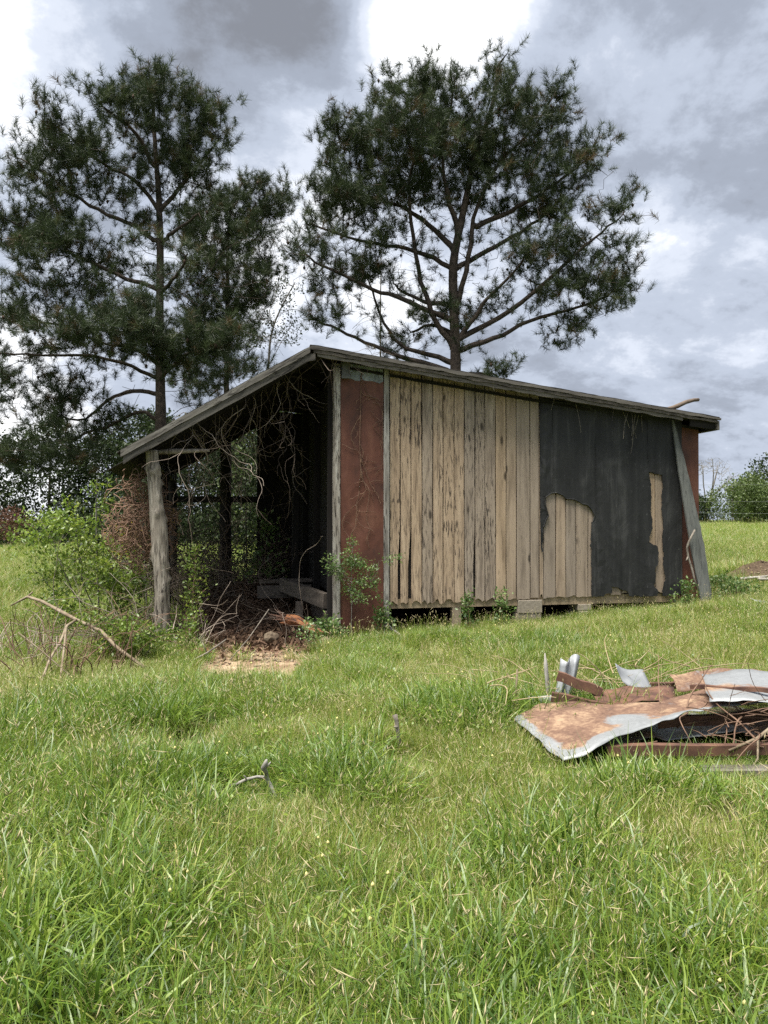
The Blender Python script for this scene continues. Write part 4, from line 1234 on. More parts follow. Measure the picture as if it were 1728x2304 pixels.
class Tree:
    """skeleton that grows from given limbs to every foliage point"""

    def __init__(self, seed):
        self.r = np.random.default_rng(seed)
        self.p, self.par, self.fix = [], [], []

    def node(self, p, par, fix=0.0):
        self.p.append(np.array(p, float)); self.par.append(par); self.fix.append(fix)
        return len(self.p) - 1

    def trunk(self, pts, r0, r1, step=0.3):
        pts = resample(smooth_line(pts), step)
        last = -1
        n = len(pts)
        for i, q in enumerate(pts):
            last = self.node(q, last, r0 + (r1 - r0) * (i / (n - 1)) ** .8)
        self.ntrunk = n

    def limb(self, pts, step=0.3, r0=0.0, r1=0.0):
        A = np.array(self.p)
        first = np.array(pts[0], float)
        j = int(np.argmin(((A - first) ** 2).sum(1)))
        pts = [self.p[j]] + [np.array(q, float) for q in pts[1:]]
        pts = resample(smooth_line(pts), step)
        last = j
        n = len(pts)
        w = np.zeros(3)
        for i, q in enumerate(pts[1:]):
            w = w * .8 + self.r.normal(0, .022, 3)
            last = self.node(q + w, last, (r0 + (r1 - r0) * ((i + 1) / n) ** .7) if r0 else 0.0)

    def reach(self, targets, step=0.28, wild=0.04):
        T = np.array(targets, float)
        A = np.array(self.p)
        d = np.sqrt(((T[:, None, :] - A[None]) ** 2).sum(2)).min(1)
        tips, dirs = [], []
        cap = len(A) + len(T) * 14
        buf = np.zeros((cap, 3)); buf[:len(A)] = A; n = len(A)
        for k in np.argsort(d):
            t = T[k]
            dv = t - buf[:n]
            dist = np.sqrt((dv ** 2).sum(1))
            cost = dist + 0.35 * np.maximum(0, -dv[:, 2])
            cost[:max(3, int(self.ntrunk * .2))] += 0.5
            j = int(np.argmin(cost))
            a = buf[j].copy()
            L = dist[j]
            pj = self.par[j]
            pd = a - buf[pj] if pj >= 0 else np.array([0, 0, 1.])
            pd = pd / (np.linalg.norm(pd) + 1e-6)
            c = a + pd * L * .35 + np.array([0, 0, -.06 * L])
            m = max(1, int(L / step)); m = min(m, 12)
            last = j
            for i in range(1, m + 1):
                s = i / m
                q = (1 - s) ** 2 * a + 2 * s * (1 - s) * c + s * s * t
                if i < m: q = q + self.r.normal(0, wild * min(1, L), 3)
                last = self.node(q, last)
                buf[n] = q; n += 1
            dd = t - self.p[self.par[last]]
            tips.append(last); dirs.append(dd / (np.linalg.norm(dd) + 1e-6))
        self.tips = tips
        return np.array([self.p[i] for i in tips]), np.array(dirs)

    def wood(self, tip_r, expo=2.4, thick=0.03, maxr=None, keepfix=True):
        n = len(self.p)
        acc = np.zeros(n)
        kids = [[] for _ in range(n)]
        for i in range(n):
            if self.par[i] >= 0: kids[self.par[i]].append(i)
        rad = np.zeros(n)
        order = range(n - 1, -1, -1)
        for i in order:
            s = sum(acc[k] for k in kids[i])
            acc[i] = s if s > 0 else tip_r ** expo
            rad[i] = acc[i] ** (1 / expo)
            if self.fix[i] > 0: rad[i] = self.fix[i]
        for i in range(n):      # a branch is never thicker than what carries it
            if self.par[i] >= 0 and not self.fix[i]:
                rad[i] = min(rad[i], rad[self.par[i]] * .8 if len(kids[self.par[i]]) > 1 else rad[self.par[i]])
        heavy, light = MB(), MB()
        done = set()
        for i in range(n):
            for k in kids[i]:
                main = max(kids[i], key=lambda q: acc[q])
                if k == main and i != 0 and self.par[i] >= 0:
                    continue
                ch = [i, k]
                while kids[ch[-1]]:
                    ch.append(max(kids[ch[-1]], key=lambda q: acc[q]))
                rr = [rad[q] for q in ch]
                rr[0] = min(rr[0], rr[1] * 1.25) if i != 0 else rr[0]
                pts = [self.p[q] for q in ch]
                if rr[1] > thick:
                    heavy.tube(pts, rr, 10 if rr[1] > .1 else 6, cap=False, wob=.05)
                else:
                    light.tube(pts, rr, 3, cap=False)
        return heavy, light


def needle_mesh(name, tips, dirs, per, length, width, seed, shoots=1, spread=.12, up=.7, brown=.06, alen=.2):
    r = np.random.default_rng(seed)
    P = np.repeat(tips, shoots, 0)
    D = np.repeat(dirs, shoots, 0)
    if shoots > 1:
        off = r.normal(0, spread, P.shape); off[::shoots] = 0
        P = P + off; D = D + r.normal(0, .45, D.shape)
    D = D + np.array([0, 0, up]); D /= np.linalg.norm(D, axis=1)[:, None]
    n = len(P)
    tb = np.clip(r.normal(.45, .16, n), 0, .95)
    tb[r.random(n) < brown] = 1.0
    A = np.repeat(D, per, 0); O = np.repeat(P, per, 0); tint = np.repeat(tb, per) + r.normal(0, .08, n * per)
    m = len(A)
    ref = r.normal(0, 1, A.shape)
    e = np.cross(A, ref); e /= np.linalg.norm(e, axis=1)[:, None] + 1e-9
    th = np.radians(r.uniform(18, 88, m))
    d = A * np.cos(th)[:, None] + e * np.sin(th)[:, None]
    d[:, 2] += .10; d /= np.linalg.norm(d, axis=1)[:, None]
    s = O + A * r.uniform(-alen, alen * .25, m)[:, None]
    side = np.cross(d, r.normal(0, 1, d.shape)); side /= np.linalg.norm(side, axis=1)[:, None] + 1e-9
    L = length * r.uniform(.7, 1.15, m)
    w = width * .5
    V = np.empty((m, 3, 3)); V[:, 0] = s - side * w; V[:, 1] = s + side * w; V[:, 2] = s + d * L[:, None]
    return mesh_np(name, V.reshape(-1, 3), np.arange(m * 3).reshape(-1, 3), np.repeat(np.clip(tint, 0, 1), 3))


def leaf_mesh(name, tips, dirs, per, size, spread, seed, flat=.5, aspect=.55, tone=(.5, .2)):
    """pointed leaves, two triangles folded along the midrib"""
    r = np.random.default_rng(seed)
    n = len(tips)
    P = np.repeat(tips, per, 0); D = np.repeat(dirs, per, 0)
    m = len(P)
    c = P + r.normal(0, spread, P.shape)
    tb = np.repeat(np.clip(r.normal(tone[0], tone[1], n), 0, 1), per) + r.normal(0, .12, m)
    d = D * .4 + r.normal(0, .7, P.shape); d /= np.linalg.norm(d, axis=1)[:, None] + 1e-9
    nrm = r.normal(0, 1, P.shape) * (1 - flat) + np.array([0, 0, flat * 1.6])
    s = np.cross(d, nrm); s /= np.linalg.norm(s, axis=1)[:, None] + 1e-9
    L = size * r.uniform(.6, 1.3, m)[:, None]
    nn = np.cross(s, d)
    V = np.empty((m, 4, 3))
    V[:, 0] = c; V[:, 1] = c + d * L * .45 + s * L * aspect * .5 + nn * L * .08
    V[:, 2] = c + d * L; V[:, 3] = c + d * L * .45 - s * L * aspect * .5 + nn * L * .08
    b = np.arange(m)[:, None] * 4
    Fc = np.concatenate([b + np.array([[0, 1, 2]]), b + np.array([[0, 2, 3]])], 1).reshape(-1, 3)
    return mesh_np(name, V.reshape(-1, 3), Fc, np.repeat(np.clip(tb, 0, 1), 4))


def crown_points(blobs, density, depth, seed, front=-2.4, twin=0.0):
    """foliage points inside the clumps; every clump sits at its own distance round the trunk"""
    r = np.random.default_rng(seed)
    Rm = max(abs(b[0]) + b[2] for b in blobs)
    pts, cl = [], []
    zs = [b[1] for b in blobs]; zm = (max(zs) + min(zs)) / 2; zh = (max(zs) - min(zs)) / 2 + .6
    for b in blobs:
        dn = density * (1.7 if len(b) > 4 and b[4] < 0 else 1.0)
        n = max(3, int(dn * b[2] * b[3] * (.88 if twin and b[1] < zm else 1.0)))
        if len(b) > 4 and b[4] < 0:
            y0 = front + r.uniform(-.5, .5)
        else:
            y0 = r.uniform(-1, 1) * depth * math.sqrt(max(0.05, 1 - (b[0] / (Rm * 1.05)) ** 2)) * math.sqrt(max(.02, 1 - (max(0, b[1] - zm) / zh) ** 2))
        cl.append((b[0], y0, b[1]))
        if twin:
            m = max(2, int(n * twin * (.65 if b[1] < zm else 1.0)))
            q = r.normal(0, 1, (m, 3)); q /= np.linalg.norm(q, axis=1)[:, None]; q *= (r.random(m) ** (1 / 2.4))[:, None]
            pts.append(np.stack([b[0] + q[:, 0] * b[2] * 1.15, -.7 * y0 + q[:, 1] * b[2], b[1] + q[:, 2] * b[3] * 1.1], 1))
        q = r.normal(0, 1, (n, 3)); q /= np.linalg.norm(q, axis=1)[:, None]
        q *= (r.random(n) ** (1 / 2.4))[:, None]
        q[:, 0] = b[0] + q[:, 0] * b[2]; q[:, 2] = b[1] + q[:, 2] * b[3]
        q[:, 1] = y0 + q[:, 1] * b[2] * .9
        pts.append(q)
    return np.concatenate(pts), np.array(cl)


def set_limb_depth(limbs, clumps, r):
    out = []
    for L in limbs:
        tip = L[-1]
        d = (clumps[:, 0] - tip[0]) ** 2 + (clumps[:, 2] - tip[1]) ** 2
        y = clumps[int(np.argmin(d)), 1]
        n = len(L)
        acc = [0]
        for a, b in zip(L[:-1], L[1:]): acc.append(acc[-1] + math.hypot(b[0] - a[0], b[1] - a[1]))
        out.append([(p[0], y * (t / acc[-1]) ** 1.2, p[1]) for p, t in zip(L, acc)])
    return out


def pine(name, label, base, blobs, limbs, r0, r1, density, depth, seed, per=34, nl=.20, nw=.0085, shoots=2, front=-2.4, cones=110, extra=300, limb_r=.07, bare=200):
    gx, gy = base
    gz = float(gh(gx, gy))
    root = thing(name, label, 'pine tree', (gx, gy, gz))
    r = np.random.default_rng(seed + 5)
    blobs = [(b[0], b[1] - gz) + tuple(b[2:]) for b in blobs]
    limbs = [[(p[0], p[1] - gz) for p in L] for L in limbs]
    pts, cl = crown_points([(b[0], b[1], b[2] * 1.18, b[3] * 1.2) + tuple(b[4:]) for b in blobs], density, depth, seed, front, .6)
    T = Tree(seed)
    tr = limbs[0]
    tr3 = [(p[0], 0, p[1]) for p in tr]
    tr3[0] = (tr3[0][0], 0, -0.2)
    if tr[0][1] > 0.3:
        tr3 = [(tr[0][0] * .5, 0, -.2)] + [(p[0], 0, p[1]) for p in tr]
    T.trunk(tr3, r0, r1)
    for L in set_limb_depth(limbs[1:], cl, r):
        T.limb(L, .3, limb_r, .016)
    ln = np.array(T.p[T.ntrunk:])          # shoots all along the outer limbs
    ln = ln[(np.abs(ln[:, 0]) > 1.0) | (ln[:, 2] > 5.5)]
    k = r.choice(len(ln), int(extra))
    pts = np.concatenate([pts, ln[k] + r.normal(0, 1, (len(k), 3)) * np.array([.34, .34, .22]) + np.array([0, 0, .12])])
    nl_ = len(pts)
    zlo, zhi = np.percentile(pts[:, 2], 4), np.percentile(pts[:, 2], 55)
    xr = np.abs(pts[:, 0]).max() * .8
    bare_p = np.stack([r.uniform(-xr, xr, bare), r.normal(0, depth * .45, bare), r.uniform(zlo, zhi, bare)], 1)   # leafless inner twigs
    tips, dirs = T.reach(np.concatenate([pts, bare_p]))
    order_ = np.array([np.argmin(((pts - t) ** 2).sum(1)) if np.min(((pts - t) ** 2).sum(1)) < 1e-9 else -1 for t in tips])
    tips, dirs = tips[order_ >= 0], dirs[order_ >= 0]
    hv, lt = T.wood(0.0055, 2.35, 0.028)
    hv.build('trunk', MAT['bark'], root, smooth=True)
    tag(lt.build('twigs', MAT['bark'], root, smooth=True), kind='stuff')
    me = needle_mesh('crown', tips, dirs, per, nl, nw, seed + 1, shoots, .17, .8, .06, .20)
    o = link('crown', me, MAT['needles'], root)
    if cones:
        V, Fc = [], []
        ids = r.choice(len(tips), cones)
        for k in ids:
            c = tips[k] - dirs[k] * r.uniform(.1, .4) + r.normal(0, .03, 3) + np.array([0, 0, -.05])
            a, h = .035 * r.uniform(.8, 1.3), .055 * r.uniform(.8, 1.3)
            b = len(V)
            V += [c + np.array([0, 0, h]), c + np.array([a, 0, .01]), c + np.array([0, a, .01]), c + np.array([-a, 0, .01]), c + np.array([0, -a, .01]), c - np.array([0, 0, h])]
            Fc += [[b, b + 1, b + 2], [b, b + 2, b + 3], [b, b + 3, b + 4], [b, b + 4, b + 1], [b + 5, b + 2, b + 1], [b + 5, b + 3, b + 2], [b + 5, b + 4, b + 3], [b + 5, b + 1, b + 4]]
        o = link('pine_cones', mesh_np('pine_cones', np.array(V), np.array(Fc)), MAT['cone'], root)
        tag(o, kind='stuff')
    return root


pine('pine_tree', 'big spreading pine rising behind the shed roof, forked red limbs', (1.78, 19), RIGHT_BLOBS, RIGHT_LIMBS, .21, .035, 108, 1.5, 21, per=64, shoots=2, limb_r=.085, bare=420, cones=260, extra=260)
pine('pine_tree', 'tall pine with drooping lower boughs behind the open bay', (-5.2, 18), LEFT_BLOBS, LEFT_LIMBS, .19, .03, 108, 1.5, 22, per=64, shoots=2, limb_r=.065, bare=260, front=-1.6, cones=240, extra=260)
pine('pine_tree', 'slimmer pine half hidden behind the drooping pine', (-4.75, 23), THIRD_BLOBS, THIRD_LIMBS, .13, .03, 95, 1.2, 23, per=60, shoots=2, limb_r=.045, bare=150, cones=80)


def leafy(name, label, cat, base, blobs, limbs, r0, r1, density, depth, seed, mat, per, size, spread, tip_r=.004, thick=.03, bark='bark_grey', group=None, step=.28, tone=(.5, .2), flat=.5, part='crown', stem='trunk'):
    gx, gy = base
    gz = float(gh(gx, gy))
    root = thing(name, label, cat, (gx, gy, gz), 0, group)
    blobs = [(b[0], b[1] - gz) + tuple(b[2:]) for b in blobs]
    limbs = [[(p[0], p[1] - gz) for p in L] for L in limbs]
    pts, cl = crown_points(blobs, density, depth, seed)
    pts = pts[pts[:, 2] > .03]
    T = Tree(seed)
    tr = limbs[0]
    T.trunk([(tr[0][0], 0, min(-.1, tr[0][1]))] + [(p[0], 0, p[1]) for p in tr[1:]], r0, r1, step)
    for L in set_limb_depth(limbs[1:], cl, None):
        T.limb(L, step)
    tips, dirs = T.reach(pts, step)
    hv, lt = T.wood(tip_r, 2.4, thick)
    for i, v in enumerate(hv.v): pass
    lt.add(hv.v, hv.f) if not hv.v or thick > r0 else None
    if hv.v and thick <= r0:
        hv.build(stem, MAT[bark], root, smooth=True)
        lt.build('twigs', MAT[bark], root, smooth=True)
    else:
        lt.build(stem, MAT[bark], root, smooth=True)
    link(part, leaf_mesh(part, tips, dirs, per, size, spread, seed + 1, flat, tone=tone), MAT[mat], root)
    return root


leafy('leafy_tree', 'thin leafy tree filling the gap between the two big pines', 'tree', (-3.2, 20), LEAFY_BLOBS, LEAFY_LIMBS, .07, .012, 210, 1.0, 31, 'leaves_dark', 7, .075, .07)

# bare pole tree behind the spreading pine
gz = float(gh(-.13, 21.5))
root = thing('dead_tree', 'thin bare pole tree rising just left of the forked pine', 'tree', (-.13, 21.5, gz))
T = Tree(5)
T.trunk([(0, 0, -.2), (.05, 0, 4), (.02, .1, 7), (.06, .1, 9.6)], .055, .012)
q = np.random.default_rng(3)
tg = [(q.normal(0, .55) , q.normal(0, .5), z) for z in q.uniform(3.8, 9.4, 70)]
T.reach(tg)
hv, lt = T.wood(.004, 2.4, .02)
hv.build('trunk', MAT['bark_grey'], root, smooth=True); lt.build('twigs', MAT['bark_grey'], root)

# spring green saplings left of the bay
leafy('sapling_thicket', 'bright spring green saplings growing left of the brown vine ball', 'shrub', (-4.14, 11.2), SAPLING_BLOBS, SAPLING_LIMBS, .02, .006, 640, .7, 41, 'leaves_spring', 9, .062, .06, .0022, .03, step=.16, tone=(.55, .25), part='foliage', stem='stems')
leafy('low_shrub', 'low light green shrub round the foot of the rough post', 'shrub', (-2.93, 9.0), LOW_BLOBS, LOW_LIMBS, .012, .004, 2300, .35, 42, 'leaves_spring', 9, .046, .045, .002, .03, step=.1, tone=(.5, .25), part='foliage', stem='stems')
leafy('rose_shrub', 'small leaved green shrub climbing in front of the red panel', 'shrub', (-.44, 10.28), PANEL_BLOBS, PANEL_LIMBS, .008, .004, 2400, .12, 43, 'leaves_small', 6, .036, .03, .0022, .03, step=.1, tone=(.5, .25), part='foliage', stem='stems')


def sprig(label, base, h, spread, n, seed, mat='leaves_spring', size=.045, per=7, lean=0.0, name='sprig'):
    """a young upright shoot with small leaves"""
    gx, gy = base
    gz = float(gh(gx, gy))
    r = np.random.default_rng(seed)
    root = thing(name, label, 'plant', (gx, gy, gz))
    T = Tree(seed)
    T.trunk([(0, 0, -.03), (lean * .4, 0, h * .5), (lean, 0, h)], .006, .002, .08)
    t = r.uniform(.15, 1.0, n)
    pts = np.stack([lean * t + r.normal(0, spread, n) * (1.1 - t * .7), r.normal(0, spread, n) * (1.1 - t * .7), h * t + r.normal(0, .03, n)], 1)
    pts[:, 2] = np.maximum(pts[:, 2], .03)
    tips, dirs = T.reach(pts, .1)
    hv, lt = T.wood(.0018, 2.4, .05)
    lt.build('stems', MAT['vine_brown'], root)
    link('foliage', leaf_mesh('foliage', tips, dirs, per, size, size * .7, seed + 1, .4), MAT[mat], root)
    return root


bx, by = at_uw(-1.95, -.15)
sprig('leafy green shoot rising just right of the rough post', (bx, by), 1.25, .10, 80, 51, lean=.06)
sprig('leafy green shoots at the edge of the sand right of the post', (-2.3, 8.95), .50, .12, 44, 52)
sprig('leafy sprout at the middle of the leaf mould in the bay', at_uw(-1.9, -.05), .40, .07, 16, 53, size=.04)
sprig('pale leafy plant deep in the bay before the rear boards', at_uw(-.8, 3.4), 1.35, .2, 70, 54, 'leaves_small', .08, 6)
sprig('dark green weed clump at the foot of the red panel', (-.72, 10.0), .36, .16, 110, 55, 'leaves_small', .05, 7)
sprig('green weed clump right of the red panel foot', (-.02, 10.35), .42, .10, 70, 56, 'leaves_small', .045)
sprig('leafy weed growing up in front of the floor gap', (1.16, 10.55), .50, .055, 40, 57, 'leaves_small', .05)
sprig('leafy weed growing up beside the concrete blocks', (1.62, 10.6), .52, .075, 44, 58, 'leaves_small', .05)
sprig('weedy plant at the foot of the dead stick', (4.35, 11.1), .40, .10, 46, 59, 'leaves_small', .05)
sprig('low weed standing right of the leaning plank', (5.45, 11.9), .26, .26, 130, 60, 'leaves_small', .055)
sprig('second low weed between leaning plank and dirt mound', (5.75, 13.0), .22, .28, 120, 61, 'leaves_small', .06)
sprig('twiggy sprig in the grass beside the sand patch', (-.95, 9.35), .40, .12, 26, 62, 'leaves_small', .04)

# orange tinted leaves among the branches by the eave
leafy('yellow_shrub', 'shrub with a few yellow leaves behind the left eave', 'shrub', (-4.0, 13.0), [(-.15, 2.55, .22, .12), (.05, 1.9, .12, .08), (.35, 1.7, .15, .12), (-.3, 1.3, .3, .3)], [[(0, 0), (-.05, 1.2), (-.15, 2.5)], [(0, .8), (.2, 1.5), (.3, 1.8)]], .02, .006, 500, .3, 46, 'leaves_yellow', 5, .06, .06, .003, .03, step=.2, part='foliage', stem='stems')


# ------------------------------------------------------------------ far trees
def far_tree(name, label, cat, x, y, h, w, seed, mat, trunk_h=.25, kind='round', n=170, leaf=.24, per=26, group=None, r0=None, spread=.34, tone=(.5, .22)):
    r = np.random.default_rng(seed)
    gz = float(gh(x, y))
    root = thing(name, label, cat, (x, y, gz), 0, group)
    T = Tree(seed)
    r0 = r0 or h * .018
    lean = r.normal(0, .03 * h)
    T.trunk([(0, 0, -.3), (lean * .3, 0, h * .4), (lean, 0, h * .9)], r0, r0 * .2, h / 16)
    if kind == 'cone':
        t = r.random(n) ** .7
        z = h * (trunk_h + (1 - trunk_h) * (1 - t)); q = w * .5 * (t * .95 + .05)
    else:
        t = r.random(n)
        z = h * (trunk_h + (1 - trunk_h) * t); q = w * .5 * np.sqrt(np.clip(1 - (2 * t - .9) ** 2 / 1.25, .05, 1))
    a = r.uniform(0, 6.283, n); rr = q * np.sqrt(r.uniform(.12, 1, n)) * (1 + .22 * np.sin(3 * a + seed) + .15 * np.sin(5 * a + 2 * z))
    pts = np.stack([rr * np.cos(a) + lean * t, rr * np.sin(a), z], 1)
    tips, dirs = T.reach(pts, h / 14, .05)
    hv, lt = T.wood(h * .0011, 2.4, h * .006)
    (hv if hv.v else lt).build('trunk', MAT['bark'], root, smooth=True)
    if hv.v and lt.v: lt.build('twigs', MAT['bark'], root)
    link('crown', leaf_mesh('crown', tips, dirs, per, leaf, spread, seed + 3, .45, tone=tone), MAT[mat], root)
    return root


FT = [  # x, y, height, width, seed, material, kind, label
    (-27.0, 50, 8.2, 5.0, 1, 'leaves_dark', 'cone', 'dark conifer at the far left end of the tree line'),
    (-24.0, 55, 7.0, 6.0, 2, 'leaves_dark', 'round', 'dark rounded tree beside the dark conifer'),
    (-21.2, 56, 6.4, 5.0, 3, 'leaves_dark', 'round', 'dark tree with loose top between two dark neighbours'),
    (-18.6, 58, 8.0, 5.5, 4, 'leaves_dark', 'round', 'tallest dark tree behind the spring green saplings'),
    (-16.0, 55, 7.4, 5.0, 5, 'leaves_dark', 'round', 'dark tree seen left of the brown vine ball'),
    (-13.6, 58, 7.8, 5.4, 6, 'leaves_dark', 'round', 'dark tree behind the brown vine ball'),
    (-11.0, 55, 7.2, 5.0, 7, 'leaves_dark', 'round', 'dark tree seen through the left of the open bay'),
    (-8.2, 50, 7.4, 5.0, 8, 'leaves_mid', 'round', 'green tree seen through the back of the open bay'),
    (-5.8, 46, 6.0, 4.4, 9, 'leaves_dark', 'round', 'dark tree behind the rear boards of the bay'),
    (-31.5, 58, 8.6, 6.0, 10, 'leaves_dark', 'round', 'dark tree beyond the dark conifer'),
]
for (x, y, h, w, s, mt, kd, lb) in FT:
    far_tree('field_tree', lb, 'tree', x, y, h * 1.22, w * 1.15, 100 + s, mt, .06 if kd == 'round' else .05, kd, 270, .27, 30, 'trees along the far edge of the field')
far_tree('reddish_tree', 'small reddish brown tree low at the far left edge of the field', 'tree', -21.8, 45, 2.2, 2.0, 131, 'leaves_red', .3, 'round', 70, .14, 22, spread=.2)
for (x, y, h, w, s, lb) in ((-24.5, 47, 1.7, 4.5, 1, 'low dark bush at the far left end of the field edge'), (-20.4, 48, 1.5, 4.0, 2, 'low dark bush below the reddish tree'),
                            (-17.0, 48, 1.8, 4.2, 3, 'low dark bush behind the spring green saplings'), (-13.6, 48, 1.8, 4.2, 4, 'low dark bush behind the brown vine ball'), (-10.5, 47, 1.9, 4.2, 5, 'low dark bush seen through the open bay')):
    far_tree('field_bush', lb, 'bush', x, y, h, w, 150 + s, 'leaves_dark', .02, 'round', 110, .2, 26, 'bushes along the far edge of the field', spread=.26)
# undergrowth close behind the bay, dark leaf colour standing in for tree shade
for (u, w_, h, wd, s, lb) in ((-2.3, 7.0, 3.4, 3.0, 1, 'green bush coloured dark for tree shade behind the left of the bay'), (-1.0, 7.0, 3.5, 2.6, 2, 'green bush coloured dark for tree shade seen through the back of the bay'), (-3.4, 6.3, 2.4, 2.2, 3, 'green bush coloured dark for tree shade behind the brown vine ball')):
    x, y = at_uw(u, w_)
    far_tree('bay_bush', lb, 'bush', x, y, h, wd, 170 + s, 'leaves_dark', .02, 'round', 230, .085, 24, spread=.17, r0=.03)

# right side: bare tree, leafy trees and hedge bushes
gx, gy = 30.2, 72
gz = float(gh(gx, gy))
root = thing('bare_tree', 'leafless grey tree beyond the field right of the shed', 'tree', (gx, gy, gz))
T = Tree(8)
T.trunk([(-.2, 0, -.3), (0, 0, 1.6), (.5, 0, 3), (1.0, 0, 5.0)], .17, .04, .4)
for L in ([(0, 0, 1.6), (-.9, .3, 2.8), (-1.7, .4, 4.4)], [(0, 0, 1.7), (-.3, -.3, 3.2), (-.6, -.4, 5.4)], [(.3, 0, 2.4), (1.5, .2, 3.4), (2.8, .3, 4.8)], [(.6, 0, 3.2), (.5, -.4, 4.6), (.4, -.4, 6.0)], [(0, 0, 1.2), (-1.3, 0, 1.7), (-2.3, 0, 3.0)]):
    T.limb(L, .4)
q = np.random.default_rng(9)
th = q.uniform(0, math.pi, 620); rr = q.uniform(.5, 1.0, 620) ** .6
tg = np.stack([.2 + 3.0 * rr * np.cos(th), q.normal(0, 1.0, 620), 2.1 + 4.2 * rr * np.sin(th)], 1)
T.reach(tg, .3, .06)
hv, lt = T.wood(.011, 2.2, .05)
hv.build('trunk', MAT['bark_grey'], root, smooth=True); lt.build('twigs', MAT['bark_grey'], root)
for (x, y, h, w, s, mt, lb) in ((38.6, 75, 7.0, 5.6, 1, 'leaves_dark', 'leafy green tree at the right edge beyond the field'), (42.5, 78, 8.6, 6.5, 2, 'leaves_dark', 'taller dark tree behind the leafy tree at the right edge'),
                                (35.3, 74, 4.4, 3.6, 3, 'leaves_mid', 'short leafy tree beside the leafy green tree'), (47, 80, 9.0, 7.0, 4, 'leaves_mid', 'leafy tree outside the dark tree at right')):
    far_tree('field_tree', lb, 'tree', x, y, h, w, 200 + s, mt, .1, 'round', 230, .30, 26, 'trees beyond the right field', spread=.36, tone=(.62, .22))
for (x, y, h, w, s, mt, lb) in ((28.2, 70, 1.7, 3.0, 1, 'leaves_dark', 'grey green hedge bush next to the shed corner'), (31.3, 69, 2.6, 4.0, 2, 'leaves_mid', 'rounded hedge bush under the leafless tree'),
                                (34.2, 69, 2.4, 3.6, 3, 'leaves_mid', 'hedge bush between leafless tree and leafy tree'), (36.8, 68, 2.0, 3.6, 4, 'leaves_dark', 'dark hedge bush below the leafy green tree'), (40, 69, 2.2, 4, 5, 'leaves_mid', 'hedge bush at the right edge of the field'), (25.5, 70, 1.8, 3.2, 6, 'leaves_dark', 'hedge bush behind the leaning plank'), (43.5, 69, 2.4, 4, 7, 'leaves_mid', 'hedge bush beyond the right edge of the field')):
    far_tree('hedge_bush', lb, 'bush', x, y, h * 1.45, w * 1.25, 220 + s, mt, .02, 'round', 170, .22, 26, 'hedge bushes beyond the right field', spread=.28, tone=(.6, .25))
for i, (z0, z1, y) in enumerate(((4.5, 5.0, 62), (3.2, 3.5, 62), (2.35, 2.35, 62))):
    g = MB(); g.tube([(15 + k * 4.5, y, z0 + (z1 - z0) * k / 10 - .25 * (1 - ((k - 5) / 5) ** 2)) for k in range(11)], .009, 3)
    o = g.build('overhead_wire', MAT['galv'])
    tag(o, ['uppermost thin wire crossing before the right hand trees', 'middle thin wire crossing before the hedge bushes', 'lowest thin wire crossing before the hedge bushes'][i], 'wire')


# ------------------------------------------------------------------ scrap metal heap
def ribbon_sheet(name, label, cat, front, back, mat, rust, nx=34, ny=12, wob=.018, seed=1, group=None, thick=.003, rag=.02, corr=0.0):
    """crumpled sheet lofted between its front and back edges"""
    def samp(line, t):
        L = [0]
        for a, b in zip(line[:-1], line[1:]): L.append(L[-1] + (Vector(b) - Vector(a)).length)
        s = t * L[-1]
        for i in range(len(line) - 1):
            if s <= L[i + 1] + 1e-9:
                return Vector(line[i]).lerp(Vector(line[i + 1]), (s - L[i]) / (L[i + 1] - L[i] + 1e-9))
        return Vector(line[-1])
    V, tint = [], []
    for j in range(ny + 1):
        for i in range(nx + 1):
            s, t = i / nx, j / ny
            p = samp(front, s).lerp(samp(back, s), t)
            p.z += wob * mnoise.noise((p.x * 3.1, p.y * 3.1, seed)) + wob * .6 * mnoise.noise((p.x * 8, p.y * 8, seed + 3)) + corr * math.sin(t * 6.283 * 3)
            if j in (0, ny):
                p.y += rag * mnoise.noise((p.x * 6, seed, j)); p.z += rag * .7 * mnoise.noise((p.x * 9, seed + 2, j))
            if i in (0, nx):
                p.x += rag * mnoise.noise((p.y * 7, seed + 5, i))
            V.append(p); tint.append(rust(s, t))
    c = sum(V, Vector()) / len(V); c.z = min(v.z for v in V)
    V = [v - c for v in V]
    Fq = [(j * (nx + 1) + i, j * (nx + 1) + i + 1, (j + 1) * (nx + 1) + i + 1, (j + 1) * (nx + 1) + i) for j in range(ny) for i in range(nx)]
    me = mesh_np(name, np.array([tuple(v) for v in V]), np.array(Fq), np.array(tint))
    me.polygons.foreach_set('use_smooth', np.ones(len(Fq), dtype=bool))
    o = link(name, me, mat, None, c)
    md = o.modifiers.new('thickness', 'SOLIDIFY'); md.thickness = thick; md.offset = 0
    return tag(o, label, cat, group)


def rust_a(s, t):
    v = .70
    v -= .75 * math.exp(-((t) / .15) ** 2) * (1 if s < .75 else .4)
    v -= .6 * math.exp(-((s) / .045) ** 2)
    v -= .55 * math.exp(-((s - .42) / .09) ** 2 - ((t - .3) / .14) ** 2)
    v += .3 * math.exp(-((s - .14) / .08) ** 2 - ((t - .16) / .06) ** 2)
    return v


